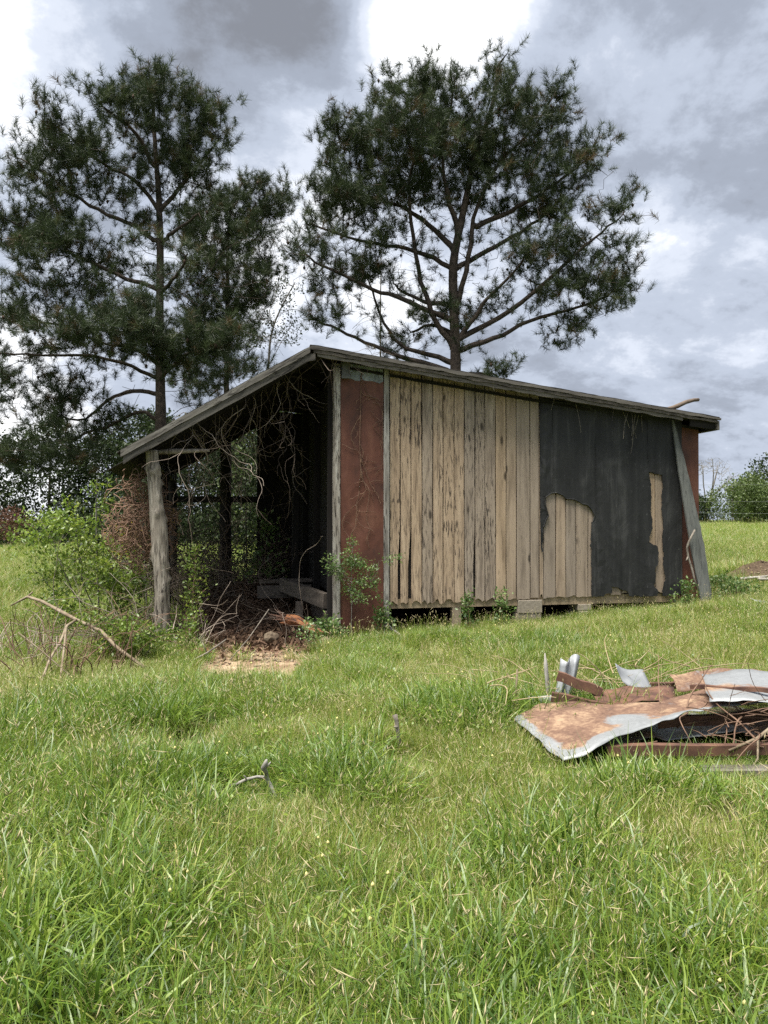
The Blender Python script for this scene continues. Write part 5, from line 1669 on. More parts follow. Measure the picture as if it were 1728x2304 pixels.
ribbon_sheet('rusty_tin_sheet', 'large rusty tin sheet with pale front edge on top of the scrap heap', 'metal sheet',
             [(1.11, 4.79, .10), (1.29, 4.80, .15), (1.46, 4.9, .21), (1.72, 5.05, .25), (2.0, 5.16, .29), (2.25, 5.22, .33), (2.62, 5.30, .36)],
             [(.92, 5.50, .19), (1.16, 5.74, .23), (1.41, 5.83, .235), (1.70, 5.60, .25), (2.05, 5.65, .285), (2.60, 5.80, .385)], MAT['rust_sheet'], rust_a, 48, 20, .016, 3.3, corr=.0045)
ribbon_sheet('pale_tin_sheet', 'pale grey tin sheet with rust stains at the right end of the heap', 'metal sheet',
             [(2.20, 5.22, .375), (2.5, 5.12, .385), (2.9, 5.08, .36), (3.3, 5.05, .31)], [(2.42, 5.86, .43), (2.75, 5.90, .46), (3.2, 5.9, .42), (3.5, 5.9, .36)], MAT['rust_sheet'],
             lambda s, t: .22 + .35 * math.exp(-((t - .45) / .1) ** 2) + .2 * (s > .5), 26, 10, .016, 7.7, corr=.004)
ribbon_sheet('under_tin_sheet', 'dull grey tin sheet crushed beneath the rusty sheet', 'metal sheet',
             [(1.5, 5.2, .06), (1.9, 5.25, .10), (2.4, 5.3, .12), (2.9, 5.3, .12)], [(1.5, 5.9, .12), (1.9, 6.0, .13), (2.4, 6.0, .15), (2.9, 6, .15)], MAT['rust_sheet'],
             lambda s, t: .35 + .2 * math.sin(s * 9), 20, 8, .04, 9.1)
ribbon_sheet('tin_scrap', 'small grey tin scrap poking out of the grass left of the heap', 'metal scrap',
             [(1.12, 5.98, .08), (1.38, 5.96, .11)], [(1.12, 6.02, .22), (1.38, 6.02, .235)], MAT['rust_sheet'], lambda s, t: .12, 6, 4, .012, 2.2)
ribbon_sheet('bent_tin_square', 'small bent square of bright tin standing up behind the bars', 'metal scrap',
             [(1.83, 6.08, .44), (1.87, 6.05, .33), (1.93, 6.02, .29), (2.13, 6.02, .23)], [(1.83, 6.1, .46), (1.88, 6.12, .42), (1.93, 6.14, .41), (2.07, 6.14, .40)], MAT['galv'], lambda s, t: 0, 10, 5, .01, 4.2)
# upright fluted strip
g = MB()
prof = []
for k in range(13):
    a = k / 12
    prof.append((-.075 + .15 * a, .024 * math.cos(a * 6.283 * 2)))
base, top = Vector((1.335, 6.0, .06)), Vector((1.475, 6.08, .515))
vs_, fs_ = [], []
for j in range(9):
    t = j / 8
    c = base.lerp(top, t); c.x += .02 * math.sin(t * 3.1)
    for (a, d) in prof:
        vs_.append((c.x + a * (.9 + .15 * t), c.y + d + .02 * (t > .9) * math.sin(a * 40), c.z + a * .25 + (.02 * math.sin(a * 50) if j == 8 else 0)))
n = len(prof)
for j in range(8):
    for k in range(n - 1):
        fs_.append((j * n + k, j * n + k + 1, (j + 1) * n + k + 1, (j + 1) * n + k))
g.add(vs_, fs_)
o = g.build('fluted_strip', MAT['galv'], smooth=True)
md = o.modifiers.new('thickness', 'SOLIDIFY'); md.thickness = .003
tag(o, 'upright fluted galvanised strip standing at the back of the scrap heap', 'metal strip')


def angle_bar(label, p, q, a=.055, b=.05, mat='iron', name='angle_bar', roll=0.0):
    p, q = Vector(p), Vector(q)
    d = (q - p).normalized(); s = Vector((d.y, -d.x, 0)).normalized(); up = s.cross(d)
    if up.z < 0: up = -up
    if roll:
        rot = Matrix.Rotation(roll, 3, d); s = rot @ s; up = rot @ up
    th = .006
    prof = [(0, 0), (b, 0), (b, -th), (th, -th), (th, -a), (0, -a)]
    g = MB()
    N_ = 6
    vs_ = []
    for i in range(N_ + 1):
        c = p.lerp(q, i / N_) + up * (.006 * math.sin(i * 1.7))
        vs_ += [c + s * (-x) + up * y for x, y in prof]
    fs_ = []
    for i in range(N_):
        for k in range(6):
            k2 = (k + 1) % 6
            fs_.append((i * 6 + k, i * 6 + k2, i * 6 + 6 + k2, i * 6 + 6 + k))
    fs_ += [(0, 1, 2, 3, 4, 5), tuple(N_ * 6 + k for k in (5, 4, 3, 2, 1, 0))]
    g.add(vs_, fs_)
    o = g.build(name, MAT[mat])
    return tag(o, label, 'metal bar', 'rusty bars in the scrap heap')


angle_bar('rusty angle bar leaning across the upright fluted strip', (1.345, 5.93, .43), (1.68, 5.9, .31), .07, .06)
angle_bar('rusty angle bar low in front of the upright fluted strip', (1.275, 5.86, .285), (1.85, 5.72, .20), .07, .06)
angle_bar('rusty angle bar beside the bent tin square', (1.86, 5.97, .275), (2.28, 5.86, .215), .07, .06)
angle_bar('rusty angle bar lying along the back of the heap', (1.95, 6.2, .28), (2.65, 6.22, .30), .05, .05)
angle_bar('long brown channel bar under the front edge of the rusty sheet', (1.42, 4.9, .16), (3.1, 4.95, .165), .065, .06)
angle_bar('dark bar crossing under the pale tin sheet', (1.9, 5.35, .22), (2.9, 5.45, .26), .07, .05)
g = MB(); g.box(1.95, 3.2, 4.66, 4.78, .02, .085)
o = g.build('grey_plank', MAT['grey_wood_x']); tag(o, 'grey plank lying in the grass before the scrap heap', 'plank')
angle_bar('rusted strip curling over the pale tin sheet', (2.22, 5.6, .40), (2.65, 5.25, .45), .03, .04)


def stick_line(name, label, cat, lines, mat, group=None, wob=.12):
    g = MB()
    for pts, rads, sides in lines:
        g.tube(pts, rads, sides, wob=wob)
    o = g.build(name, MAT[mat], smooth=True)
    return tag(o, label, cat, group)


stick_line('splintered_stake', 'pale splintered stake upright beside the fluted strip', 'stake', [([(1.325, 6.2, .02), (1.318, 6.2, .25), (1.30, 6.2, .44), (1.295, 6.2, .53)], [.016, .018, .016, .004], 5)], 'stick_pale')
stick_line('thin_stake', 'thin pale stake upright left of the splintered stake', 'stake', [([(1.03, 6.1, .02), (1.045, 6.1, .22), (1.055, 6.1, .42)], [.009, .009, .007], 5)], 'stick_tan')


def brush(label, cxy, n, rx, ry, hgt, ln, mat, seed, z0=0.0, rad=.0045, name='brush_pile', cat='brush'):
    r_ = random.Random(seed)
    g = MB()
    for _ in range(n):
        x = cxy[0] + r_.gauss(0, .5) * rx; y = cxy[1] + r_.gauss(0, .5) * ry
        z = float(gh(x, y)) + z0 + r_.random() ** 2 * hgt
        a = r_.uniform(0, 6.28)
        pts = strand((x, y, z), (math.cos(a), math.sin(a) * .6, r_.uniform(-.1, .5)), ln * r_.uniform(.4, 1.3), .06, .5, -.03, r_)
        pts = [Vector((p.x, p.y, max(p.z, float(gh(p.x, p.y)) + .005))) for p in pts]
        q = rad * r_.uniform(.6, 1.5)
        g.tube(pts, taper(len(pts), q, q * .4), 4, cap=False)
    o = g.build(name, MAT[mat], smooth=True)
    return tag(o, label, cat)


brush('dead straw and stems heaped left of the fluted strip', (.95, 6.25), 60, .5, .4, .30, .5, 'straw', 1)
brush('dead brown stems arching behind the scrap heap', (2.1, 6.5), 90, .9, .3, .30, .6, 'straw', 2)
ribbon_sheet('crumpled_tin', 'crumpled dark tin piece wedged between the bars', 'metal scrap', [(1.62, 5.72, .22), (1.9, 5.7, .27), (2.2, 5.75, .25)], [(1.6, 5.98, .27), (1.92, 6.05, .33), (2.25, 6.0, .28)], MAT['iron'], lambda s, t: .75, 14, 7, .05, 12.4)
ribbon_sheet('crumpled_tin', 'crumpled rusty tin strip lying behind the pale sheet', 'metal scrap', [(2.3, 6.02, .26), (2.7, 6.0, .33), (3.2, 6.0, .3)], [(2.3, 6.2, .34), (2.7, 6.25, .40), (3.2, 6.2, .36)], MAT['rust_sheet'], lambda s, t: .6, 16, 6, .05, 15.4)
brush('grey dead twigs lying on the right end of the scrap heap', (2.55, 5.1), 70, .6, .28, .24, .5, 'vine_brown', 3, .12, .0055)
stick_line('dead_branch', 'bleached forked branch lying across the right front of the heap', 'branch',
           [([(2.2, 4.92, .13), (2.4, 4.95, .20), (2.62, 5.02, .33), (2.85, 5.1, .37)], [.009, .012, .012, .008], 5), ([(2.4, 4.95, .2), (2.35, 4.85, .1), (2.28, 4.8, .05)], [.009, .008, .005], 4), ([(2.0, 4.93, .10), (2.25, 4.95, .13), (2.42, 4.97, .16)], [.013, .012, .008], 5)], 'stick_tan')

# ------------------------------------------------------------------ sticks in the grass
stick_line('forked_stick', 'bleached forked stick lying in the middle of the grass', 'stick',
           [([(-.95, 4.40, .05), (-.90, 4.38, .085), (-.84, 4.385, .10), (-.78, 4.38, .128), (-.72, 4.385, .142), (-.669, 4.385, .138)], [.006, .0075, .0085, .009, .0095, .010], 7),
            ([(-.652, 4.29, .268), (-.66, 4.295, .25), (-.672, 4.31, .215), (-.662, 4.34, .175), (-.669, 4.385, .138), (-.645, 4.37, .105), (-.625, 4.35, .075), (-.60, 4.34, .03), (-.575, 4.33, -.01)], [.005, .013, .015, .012, .013, .011, .009, .008, .006], 7),
            ([(-.66, 4.31, .225), (-.642, 4.295, .235), (-.63, 4.29, .255)], [.009, .006, .003], 5), ([(-.78, 4.38, .128), (-.79, 4.35, .16)], [.006, .003], 4)], 'stick_pale', wob=.25)
stick_line('short_stake', 'short grey stake standing in the grass before the shed', 'stake',
           [([(.102, 5.2, .0), (.100, 5.2, .12), (.09, 5.2, .2), (.085, 5.2, .25), (.074, 5.2, .285)], [.014, .0135, .015, .014, .017], 7), ([(.09, 5.19, .205), (.07, 5.17, .215)], [.009, .007], 5)], 'stick_grey')
stick_line('fallen_branch', 'long forked dead branch propped on the brush left of the post', 'branch',
           [([(-4.8, 9.9, .50), (-4.56, 9.85, .62), (-4.21, 9.47, .6), (-3.82, 9.15, .5), (-3.62, 9.05, .43), (-3.24, 8.82, .33), (-2.97, 8.53, .2), (-2.55, 8.2, .03)], [0.00864, 0.01872, 0.01944, 0.0216, 0.0216, 0.02016, 0.01944, 0.01584], 7),
            ([(-3.6, 9.0, .43), (-3.54, 8.6, .42), (-3.46, 8.25, .31), (-3.41, 7.86, .18), (-3.32, 7.51, .08), (-3.24, 7.25, .0)], [0.01584, 0.01584, 0.0144, 0.01368, 0.01152, 0.0072], 6),
            ([(-3.53, 8.55, .41), (-3.36, 8.1, .29), (-3.22, 7.7, .14), (-3.1, 7.35, .0)], [0.01152, 0.01152, 0.01008, 0.0072], 6),
            ([(-4.56, 9.85, .62), (-4.5, 9.86, .68)], [0.01296, 0.00864], 5), ([(-3.45, 8.9, .38), (-3.4, 8.9, .5)], [0.00864, 0.00432], 5)], 'stick_tan')
stick_line('thin_dead_stem', 'thin pale dead stem arching left of the fallen branch', 'stick', [([(-4.6, 8.7, .42), (-4.2, 8.7, .44), (-3.8, 8.7, .34), (-3.5, 8.8, .28), (-3.3, 8.9, .40)], [0.00504, 0.00648, 0.00576, 0.00504, 0.0036], 4)], 'stick_tan')
stick_line('crossed_stick', 'thin stick crossing the legs of the fallen branch', 'stick', [([(-3.85, 8.1, .42), (-3.5, 7.9, .25), (-2.95, 7.45, .02)], [0.00576, 0.0072, 0.00504], 4)], 'stick_tan')
stick_line('white_twig', 'white forked twig lying in the grass right of the red panel', 'stick',
           [([(.04, 10.45, .14), (.14, 10.3, .12), (.22, 10.1, .09), (.40, 9.95, .06)], [.009, .013, .014, .009], 5), ([(.14, 10.3, .12), (.11, 10.3, .22), (.13, 10.3, .26)], [.01, .008, .005], 4), ([(.13, 10.3, .13), (.06, 10.3, .2)], [.008, .005], 4)], 'stick_pale')
stick_line('sand_twig', 'dark crooked twig lying on the sand patch', 'stick', [([(-2.15, 8.55, .03), (-2.0, 8.7, .10), (-1.85, 8.8, .2), (-1.8, 8.8, .24)], [.008, .012, .012, .006], 5), ([(-2.0, 8.7, .1), (-2.05, 8.7, .22)], [.008, .005], 4)], 'stick_grey')
stick_line('slanting_twig', 'thin slanting twig planted in the sand patch', 'stick', [([(-1.75, 8.75, .01), (-1.6, 9.1, .2), (-1.42, 9.5, .5)], [.007, .007, .005], 4)], 'stick_grey')
stick_line('pale_pipe', 'short white pipe lying far back on the bay floor', 'pipe', [([(-3.0, 14.6, .33), (-2.35, 14.6, .335)], [.018, .018], 8)], 'petal', wob=0)
stick_line('grey_rail', 'grey pole lying across the back of the bay floor', 'pole', [([(-3.6, 13.9, .30), (-1.3, 13.9, .27)], [.022, .02], 7)], 'stick_grey')

# split log, stone and bark lumps by the bay
def lump(name, label, cat, c, size, mat, seed, squash=1.0, parts=None):
    bm = bmesh.new()
    bmesh.ops.create_icosphere(bm, subdivisions=3, radius=1)
    for v in bm.verts:
        q = 1 + .28 * mnoise.noise(v.co * 1.3 + Vector((seed, 0, 0))) + .12 * mnoise.noise(v.co * 3.7 + Vector((0, seed, 0)))
        q = round(q * 7) / 7 * .4 + q * .6
        v.co = Vector((v.co.x * size[0] * q, v.co.y * size[1] * q, v.co.z * size[2] * q))
    me = bpy.data.meshes.new(name); bm.to_mesh(me); bm.free()
    o = link(name, me, MAT[mat], None, c)
    return tag(o, label, cat)


def split_log():
    a, b2 = Vector((-1.36, 10.62, .22)), Vector((-.70, 10.15, .10))
    root = thing('split_log', 'splintered log with orange heartwood at the foot of the bay', 'log', a.lerp(b2, .5))
    d = (b2 - a); n = 20
    mid = a.lerp(b2, .5)
    r_ = random.Random(5)
    vs_, fs_ = [], []
    S = 10
    for i in range(n + 1):
        t = i / n
        c = a + d * t - mid + Vector((0, 0, .03 * math.sin(t * 6)))
        rr = (.085 - .045 * t) * (1 + .15 * mnoise.noise((t * 6, 1, 1)))
        if i == 0: rr *= .6
        for k in range(S):
            an = 6.283 * k / S
            q = rr * (1 + .25 * mnoise.noise((k * 1.3, t * 3, 2)))
            vs_.append(c + Vector((.3 * math.cos(an) * q + (r_.uniform(-.07, .03) if i == 0 else 0), math.cos(an) * q, math.sin(an) * q)))
    for i in range(n):
        for k in range(S):
            k2 = (k + 1) % S
            fs_.append((i * S + k, i * S + k2, (i + 1) * S + k2, (i + 1) * S + k))
    fs_.append(tuple(range(S - 1, -1, -1))); fs_.append(tuple(n * S + k for k in range(S)))
    g = MB(); g.add(vs_, fs_); g.build('heartwood', MAT['orange_wood'], root)
    g = MB()
    for _ in range(26):
        t = r_.uniform(-.02, .5)
        c = a + d * t - mid + Vector((r_.uniform(-.03, .03), r_.uniform(-.06, .06), r_.uniform(0, .07)))
        q = c + Vector((-r_.uniform(.08, .3), r_.uniform(.02, .14), r_.uniform(-.02, .08)))
        g.tube([c, q], [.012, .002], 3)
    g.build('splinters', MAT['orange_wood'], root)
    g = MB()
    pts = [a + d * t - mid + Vector((0, .05, -.02)) for t in (.25, .5, .75, 1.05)]
    g.tube(pts, [.07, .075, .06, .05], 8, wob=.15); g.build('bark', MAT['vine_dark'], root)


split_log()
lump('stone', 'tan stone lying at the edge of the leaf mould', 'stone', (-1.47, 10.0, .08), (.10, .08, .07), 'stone', 1.0)
lump('stone', 'reddish flat stone on the left of the sand patch', 'stone', (-2.18, 9.15, .03), (.13, .08, .06), 'orange_wood', 2.0)
lump('stone', 'small pale stone below the red panel shrub', 'stone', (-.75, 9.9, .05), (.06, .05, .05), 'stone', 4.0)
r9 = random.Random(3)
stick_line('white_debris', 'pale broken sticks heaped at the foot of the dirt mound', 'debris',
           [([(6.2 + r9.uniform(-.1, .9), 13.0 + r9.uniform(-.3, .3), .56 + r9.uniform(0, .12)), (6.6 + r9.uniform(-.1, .9), 13.0 + r9.uniform(-.3, .3), .58 + r9.uniform(0, .12))], [.03, .02], 5) for _ in range(9)], 'stick_pale')
ribbon_sheet('white_scrap', 'small white scrap lying in the grass right of the shed', 'scrap', [(5.1, 10.6, .47), (5.35, 10.55, .46)], [(5.1, 10.72, .52), (5.35, 10.7, .47)], MAT['galv'], lambda s, t: 0, 5, 3, .03, 1.1)
sx, sy = at_uw(-.72, 4.9)
g = MB(); g.prism([(-.16, 0), (.12, 0), (.16, .62), (-.12, .66)], -.012, .012); o = g.build('loose_board', MAT['dim_wood']); o.location = (sx, sy, .25); o.rotation_euler = (R(-12), 0, SA)
tag(o, 'dusty board leaning inside the bay against the rear boards', 'board')

# leaf mould and clods in the bay
def litter():
    r = np.random.default_rng(77)
    n = 15000
    u = r.uniform(-2.9, .5, n); w = r.uniform(-1.7, 5.6, n)
    x = SO.x + SU.x * u + SW.x * w; y = SO.y + SU.y * u + SW.y * w
    li, sa, ba = masks(x, y)
    keep = r.random(n) < np.maximum(li, .10 * sa)
    x, y = x[keep], y[keep]
    z = gh(x, y) + .012 + .02 * r.random(len(x))
    P = np.stack([x, y, z], 1)
    D = r.normal(0, 1, P.shape); D[:, 2] *= .25; D /= np.linalg.norm(D, axis=1)[:, None]
    me = leaf_mesh('leaf_litter', P, D, 1, .085, .01, 78, .55, .5, (.4, .25))
    tag(link('leaf_litter', me, MAT['litter']), kind='stuff')
    g = MB(); r_ = random.Random(8)
    for _ in range(420):
        uu = r_.uniform(-2.5, .2); ww = r_.uniform(-1.3, 4.5)
        px_, py_ = at_uw(uu, ww); a = r_.uniform(0, 6.28); ln = r_.uniform(.1, .5)
        z = float(gh(px_, py_)) + .02
        p2 = (px_ + ln * math.cos(a), py_ + ln * math.sin(a) * .6)
        g.tube([(px_, py_, z), ((px_ + p2[0]) / 2, (py_ + p2[1]) / 2, z + r_.uniform(.0, .06)), (p2[0], p2[1], float(gh(*p2)) + .015)], [.006, .006, .003], 3, cap=False)
    tag(g.build('twig_litter', MAT['vine_brown']), kind='stuff')
    # crumbs of clay on the sand, clods on the mound
    n = 900
    V, Fc = [], []
    for _ in range(n):
        if r.random() < .65: x, y = r.normal(-1.42, .55), r.normal(9.2, .5)
        else: x, y = r.normal(7.4, .7), r.normal(14.45, .4)
        li, sa, ba = masks(np.array([x]), np.array([y]))
        if max(sa[0], ba[0]) < .3: continue
        s = .006 + .035 * r.random() ** 4; 
        c = np.array([x, y, float(gh(x, y)) + s * .05]); b = len(V)
        for d in ((1, 0, 0), (0, 1, 0), (-1, 0, 0), (0, -1, 0), (0, 0, .7), (0, 0, -.7)):
            V.append(c + np.array(d) * s * r.uniform(.6, 1.3))
        Fc += [[b, b + 1, b + 4], [b + 1, b + 2, b + 4], [b + 2, b + 3, b + 4], [b + 3, b, b + 4], [b + 1, b, b + 5], [b + 2, b + 1, b + 5], [b + 3, b + 2, b + 5], [b, b + 3, b + 5]]
    tag(link('soil_crumbs', mesh_np('soil_crumbs', np.array(V), np.array(Fc)), MAT['stone']), kind='stuff')


litter()


# ------------------------------------------------------------------ grass
def blades(n, rad, hmin, hmax, wid, lean, bend, tint, seed, segs=3, lie=0.0):
    """one tuft: tapering bent blades; returns verts, faces, tint"""
    r = np.random.default_rng(seed)
    a = r.uniform(0, 6.283, n); q = rad * np.sqrt(r.random(n))
    base = np.stack([q * np.cos(a), q * np.sin(a), np.full(n, -.015)], 1)
    h = r.uniform(hmin, hmax, n)
    az = a + r.normal(0, .9, n)
    out = np.stack([np.cos(az), np.sin(az), np.zeros(n)], 1)
    ln = np.abs(r.normal(lean, lean * .5, n)); bd = np.abs(r.normal(bend, bend * .6, n))
    tw = r.uniform(0, 6.283, n)
    side = np.stack([-np.sin(az + .5 * np.sin(tw)), np.cos(az + .5 * np.sin(tw)), .25 * np.sin(tw)], 1)
    w = wid * r.uniform(.6, 1.25, n)
    V = np.zeros((n, 2 * segs + 1, 3)); ang = ln.copy()
    p = base.copy()
    for k in range(segs + 1):
        f = k / segs
        ww = w * (1 - f ** 1.6) * (.75 + .25 * min(1, f * 3))
        if k < segs:
            V[:, 2 * k] = p - side * ww[:, None] * .5; V[:, 2 * k + 1] = p + side * ww[:, None] * .5
        else:
            V[:, 2 * k] = p
        st = h / segs
        p = p + out * (np.sin(ang) * st)[:, None] + np.array([0, 0, 1.]) * (np.cos(ang) * st)[:, None]
        ang = np.minimum(ang + bd * (k + 1) / segs * 1.3, 2.4)
    V[:, :, 2] = np.maximum(V[:, :, 2], -.02)
    fs = []
    for k in range(segs - 1):
        fs += [[2 * k, 2 * k + 1, 2 * k + 3], [2 * k, 2 * k + 3, 2 * k + 2]]
    fs.append([2 * segs - 2, 2 * segs - 1, 2 * segs])
    fs = np.array(fs)
    b = (np.arange(n) * (2 * segs + 1))[:, None, None]
    Fc = (fs[None] + b).reshape(-1, 3)
    tt = np.clip(r.normal(tint[0], tint[1], n), 0, .8)
    dry = r.random(n) < tint[2]
    tt[dry] = r.uniform(.82, 1, dry.sum())
    return V.reshape(-1, 3), Fc, np.repeat(tt, 2 * segs + 1)


def join(parts):
    V, Fc, T = [], [], []
    b = 0
    for v, f, t in parts:
        V.append(v); Fc.append(f + b); T.append(t); b += len(v)
    return np.concatenate(V), np.concatenate(Fc), np.concatenate(T)


def seed_stems(n, rad, hmin, hmax, seed, head=.05):
    r = np.random.default_rng(seed)
    V, Fc, T, M = [], [], [], []
    for _ in range(n):
        a = r.uniform(0, 6.283); q = rad * math.sqrt(r.random())
        p = np.array([q * math.cos(a), q * math.sin(a), -.01]); h = r.uniform(hmin, hmax)
        d = np.array([r.normal(0, .16), r.normal(0, .16), 1.0]); d /= np.linalg.norm(d)
        s = np.cross(d, r.normal(0, 1, 3)); s /= np.linalg.norm(s); s2 = np.cross(d, s)
        t = p + d * h
        bnd = np.array([r.normal(0, .03), r.normal(0, .03), -.005])
        b = len(V)
        w = .0012
        V += [p - s * w, p + s * w, t + s * w, t - s * w]
        Fc += [[b, b + 1, b + 2], [b, b + 2, b + 3]]; T += [.62] * 4; M += [0, 0]
        hl = head * r.uniform(.45, 1.05); hw = hl * .06
        k = t + d * hl * .45 + bnd * .5; e = t + d * hl + bnd
        b = len(V)
        V += [t, k + s * hw, k - s * hw * .5 + s2 * hw, k - s * hw * .5 - s2 * hw, e]
        Fc += [[b, b + 1, b + 2], [b, b + 2, b + 3], [b, b + 3, b + 1], [b + 4, b + 2, b + 1], [b + 4, b + 3, b + 2], [b + 4, b + 1, b + 3]]
        T += [r.uniform(.2, 1)] * 5; M += [1] * 6
    return np.array(V), np.array(Fc), np.array(T), M


def grass():
    src = bpy.data.collections.new('grass_sources')       # not linked to the scene: only instanced
    metas = []

    def add(V, Fc, T, mats=('grass',), mi=None):
        me = mesh_np('grass_tuft', V, Fc, T)
        for m_ in mats: me.materials.append(MAT[m_])
        if mi is not None: me.polygons.foreach_set('material_index', np.array(mi, dtype=np.int32))
        o = bpy.data.objects.new('grass_tuft_%02d' % len(metas), me)
        src.objects.link(o); metas.append(o)
        return len(metas) - 1
    fine = [add(*blades(54, .09, .08, .22, .0042, .34, .42, (.43, .17, .12), 300 + k)) for k in range(4)]
    lush = [add(*join([blades(54, .085, .11, .23, .0054, .38, .60, (.38, .15, .06), 310 + k, 4), blades(16, .11, .08, .18, .0045, .9, .4, (.55, .15, .35), 330 + k)])) for k in range(4)]
    broad = [add(*join([blades(38, .10, .17, .35, .0095, .46, .78, (.30, .15, .03), 320 + k, 4), blades(12, .12, .10, .2, .005, 1.0, .4, (.5, .15, .6), 340 + k)])) for k in range(3)]
    dry = [add(*blades(34, .10, .07, .19, .0034, .6, .5, (.74, .06, .45), 350 + k)) for k in range(2)]
    seeds = []
    for k in range(3):
        a = blades(22, .09, .07, .18, .0036, .35, .4, (.6, .1, .15), 360 + k)
        V, Fc, T, M = seed_stems(9, .11, .15, .31, 370 + k, .045)
        v2, f2, t2 = join([a, (V, Fc, T)])
        seeds.append(add(v2, f2, t2, ('grass', 'seed'), [0] * len(a[1]) + M))
    # clover like rosettes, a few with pale blossoms
    weeds = []
    for k in range(3):
        r = np.random.default_rng(380 + k)
        n = 34
        P = np.stack([r.normal(0, .07, n), r.normal(0, .07, n), r.uniform(.02, .15, n)], 1)
        me = leaf_mesh('w', P, np.tile(np.array([[0, 0, .3]]), (n, 1)), 1, .024, .004, 390 + k, .7, .7)
        V = np.zeros(len(me.vertices) * 3, dtype=np.float32); me.vertices.foreach_get('co', V)
        V = V.reshape(-1, 3); nf = len(me.polygons)
        Fc = np.zeros(nf * 3, dtype=np.int32); me.loops.foreach_get('vertex_index', Fc); Fc = Fc.reshape(-1, 3)
        T = np.repeat(np.clip(r.normal(.42, .1, n), 0, .8), 4)
        bpy.data.meshes.remove(me)
        parts = [(V, Fc, T)]; M = [0] * nf
        if k < 1:
            bl = []
            for _ in range(2):
                c = np.array([r.normal(0, .05), r.normal(0, .05), r.uniform(.16, .27)]); s = .006 + .005 * r.random()
                v = np.array([c + np.array(d) * s for d in ((1, 0, 0), (0, 1, .2), (-1, 0, 0), (0, -1, -.2), (0, 0, 1.2), (0, 0, -1))])
                f = np.array([[0, 1, 4], [1, 2, 4], [2, 3, 4], [3, 0, 4], [1, 0, 5], [2, 1, 5], [3, 2, 5], [0, 3, 5]])
                parts.append((v, f, np.full(6, r.uniform(.0, 1)))); M += [1] * 8
        v2, f2, t2 = join(parts)
        weeds.append(add(v2, f2, t2, ('grass', 'petal'), M))

    r = np.random.default_rng(500)
    P, K, S, RT = [], [], [], []

    def sow(n, x0, x1, y0, y1, kindfn, smin, smax, cone=None):
        x = r.uniform(x0, x1, n); y = r.uniform(y0, y1, n)
        if cone is not None:
            k = np.abs(x) < cone[0] * y + cone[1]
            x, y = x[k], y[k]
        li, sa, ba = masks(x, y)
        bad = np.clip(np.maximum(np.maximum(li, sa), ba) * 1.14, 0, 1)
        k = r.random(len(x)) > bad
        u, w = to_uw(x, y)
        k &= ~((u > -.1) & (u < 5.6) & (w > .02) & (w < 5.4))
        k &= ~((np.abs(x + .7) < .02) & (y < 0))
        x, y = x[k], y[k]
        kd, sc = kindfn(x, y)
        # under the scrap heap the grass is pressed down
        heap = (x > 1.0) & (x < 3.4) & (y > 4.95 + .15 * (x - 1)) & (y < 5.72)
        sc = np.where(heap, sc * .30, sc)
        u, w = to_uw(x, y)
        sc = np.where((u > .5) & (u < 5.2) & (w > -.9) & (w < .1), sc * .62, sc)
        band = (x > .85) & (x < 3.4) & (y > 4.5) & (y <= 4.95 + .15 * (x - 1))
        sc = np.where(band, np.minimum(sc, .5), sc)
        for (tx, ty, tr_, tm) in ((-.76, 4.25, .34, .5), (.09, 4.9, .30, .5), (-1.4, 8.0, .7, .6), (-2.7, 8.0, .8, .7)):   # trampled spots
            sc = np.where((x - tx) ** 2 + (y - ty) ** 2 < tr_ ** 2, np.minimum(sc, tm), sc)
        P.append(np.stack([x, y, gh(x, y)], 1)); K.append(kd)
        S.append(sc * r.uniform(smin, smax, len(x)))
        t = r.normal(0, .12, (len(x), 3)); t[:, 2] = r.uniform(0, 6.283, len(x)); RT.append(t)

    def near_kind(x, y):
        n = len(x)
        a = fbm(x, y, 1.15, 31); b = fbm(x, y, .8, 51); c = fbm(x, y, 2.6, 71)
        q = r.random(n)
        kd = r.choice(fine, n)
        lushm = sm((a - .48) / .10)
        # the very front and the right front are rich in broad tussocks
        lushm = np.maximum(lushm, .30 * sm((3.8 - y) / 1.2))
        kd = np.where(q < lushm * .8, r.choice(lush, n), kd)
        kd = np.where((q > .40) & (q < .40 + (.34 + .14 * sm((4.2 - y) / 1.2)) * lushm * (y < 6.5)), r.choice(broad, n), kd)
        dm = sm((b - .52) / .1)
        kd = np.where((q > .80) & (q < .80 + .10 * dm), r.choice(dry, n), kd)
        kd = np.where((q > .905 - .06 * dm) & (q < .965), r.choice(seeds, n), kd)
        kd = np.where(q > .968, r.choice(weeds[1:], n), kd); kd = np.where(q > .9945, weeds[0], kd)
        sc = (.80 + .45 * c + .18 * lushm) * (1 - .08 * sm((y - 6.5) / 3))
        return kd, sc

    def mid_kind(x, y):
        n = len(x)
        q = r.random(n); a = fbm(x, y, .6, 31)
        kd = r.choice(fine, n)
        kd = np.where(q < .35 * sm((a - .4) / .15), r.choice(lush, n), kd)
        kd = np.where((q > .85), r.choice(dry, n), kd)
        kd = np.where((q > .92), r.choice(seeds, n), kd)
        kd = np.where((q > .965), r.choice(weeds[1:], n), kd); kd = np.where(q > .992, weeds[0], kd)
        return kd, (.8 + .5 * a)

    sow(27500, -5.6, 5.6, 1.2, 6.5, near_kind, .75, 1.2, (.62, 1.75))
    sow(32500, -9.5, 9.5, 6.5, 13.0, near_kind, .8, 1.25, (.62, 1.7))
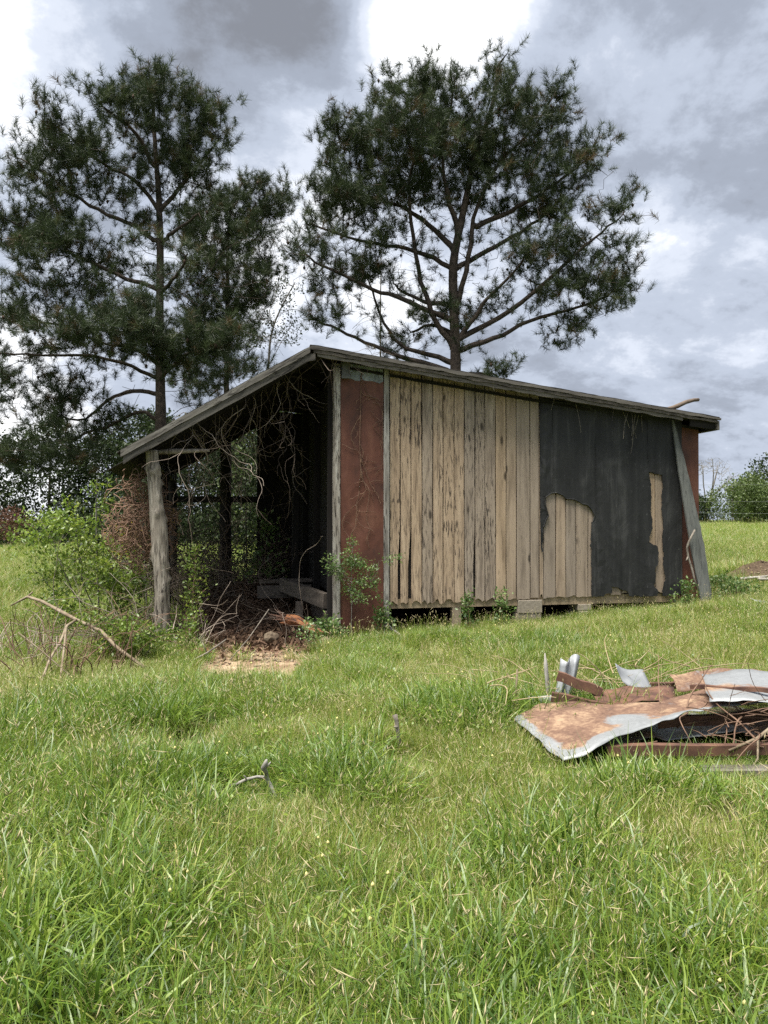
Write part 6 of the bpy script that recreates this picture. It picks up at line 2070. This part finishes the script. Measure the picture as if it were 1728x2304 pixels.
    sow(17000, -19, 19, 13, 30, mid_kind, 1.1, 1.9, (.62, 1.2))
    sow(16000, -42, 42, 30, 66, mid_kind, 1.5, 2.6, (.62, 1.2))
    P_ = np.concatenate(P).astype(np.float32); K_ = np.concatenate(K).astype(np.int32)
    S_ = np.concatenate(S).astype(np.float32); R_ = np.concatenate(RT).astype(np.float32)
    me = bpy.data.meshes.new('grass')
    me.vertices.add(len(P_)); me.vertices.foreach_set('co', P_.ravel())
    a = me.attributes.new('pick', 'INT', 'POINT'); a.data.foreach_set('value', K_)
    a = me.attributes.new('size', 'FLOAT', 'POINT'); a.data.foreach_set('value', S_)
    a = me.attributes.new('turn', 'FLOAT_VECTOR', 'POINT'); a.data.foreach_set('vector', R_.ravel())
    o = bpy.data.objects.new('grass', me); COL.objects.link(o)
    tag(o, kind='stuff')
    ng = bpy.data.node_groups.new('grass_scatter', 'GeometryNodeTree')
    ng.interface.new_socket('Geometry', in_out='INPUT', socket_type='NodeSocketGeometry')
    ng.interface.new_socket('Geometry', in_out='OUTPUT', socket_type='NodeSocketGeometry')
    N = lambda t, **k: _mk(ng, t, **k)
    gi, go = N('NodeGroupInput'), N('NodeGroupOutput')
    ci = N('GeometryNodeCollectionInfo'); ci.inputs['Collection'].default_value = src
    ci.inputs['Separate Children'].default_value = True; ci.inputs['Reset Children'].default_value = True
    iop = N('GeometryNodeInstanceOnPoints'); iop.inputs['Pick Instance'].default_value = True

    def named(nm, ty):
        n = N('GeometryNodeInputNamedAttribute'); n.data_type = ty; n.inputs['Name'].default_value = nm
        return next(s for s in n.outputs if s.enabled and s.name == 'Attribute')
    L = ng.links.new
    L(gi.outputs[0], iop.inputs['Points']); L(ci.outputs[0], iop.inputs['Instance'])
    L(named('pick', 'INT'), iop.inputs['Instance Index'])
    L(named('turn', 'FLOAT_VECTOR'), iop.inputs['Rotation'])
    L(named('size', 'FLOAT'), iop.inputs['Scale'])
    L(iop.outputs[0], go.inputs[0])
    md = o.modifiers.new('scatter', 'NODES'); md.node_group = ng


grass()
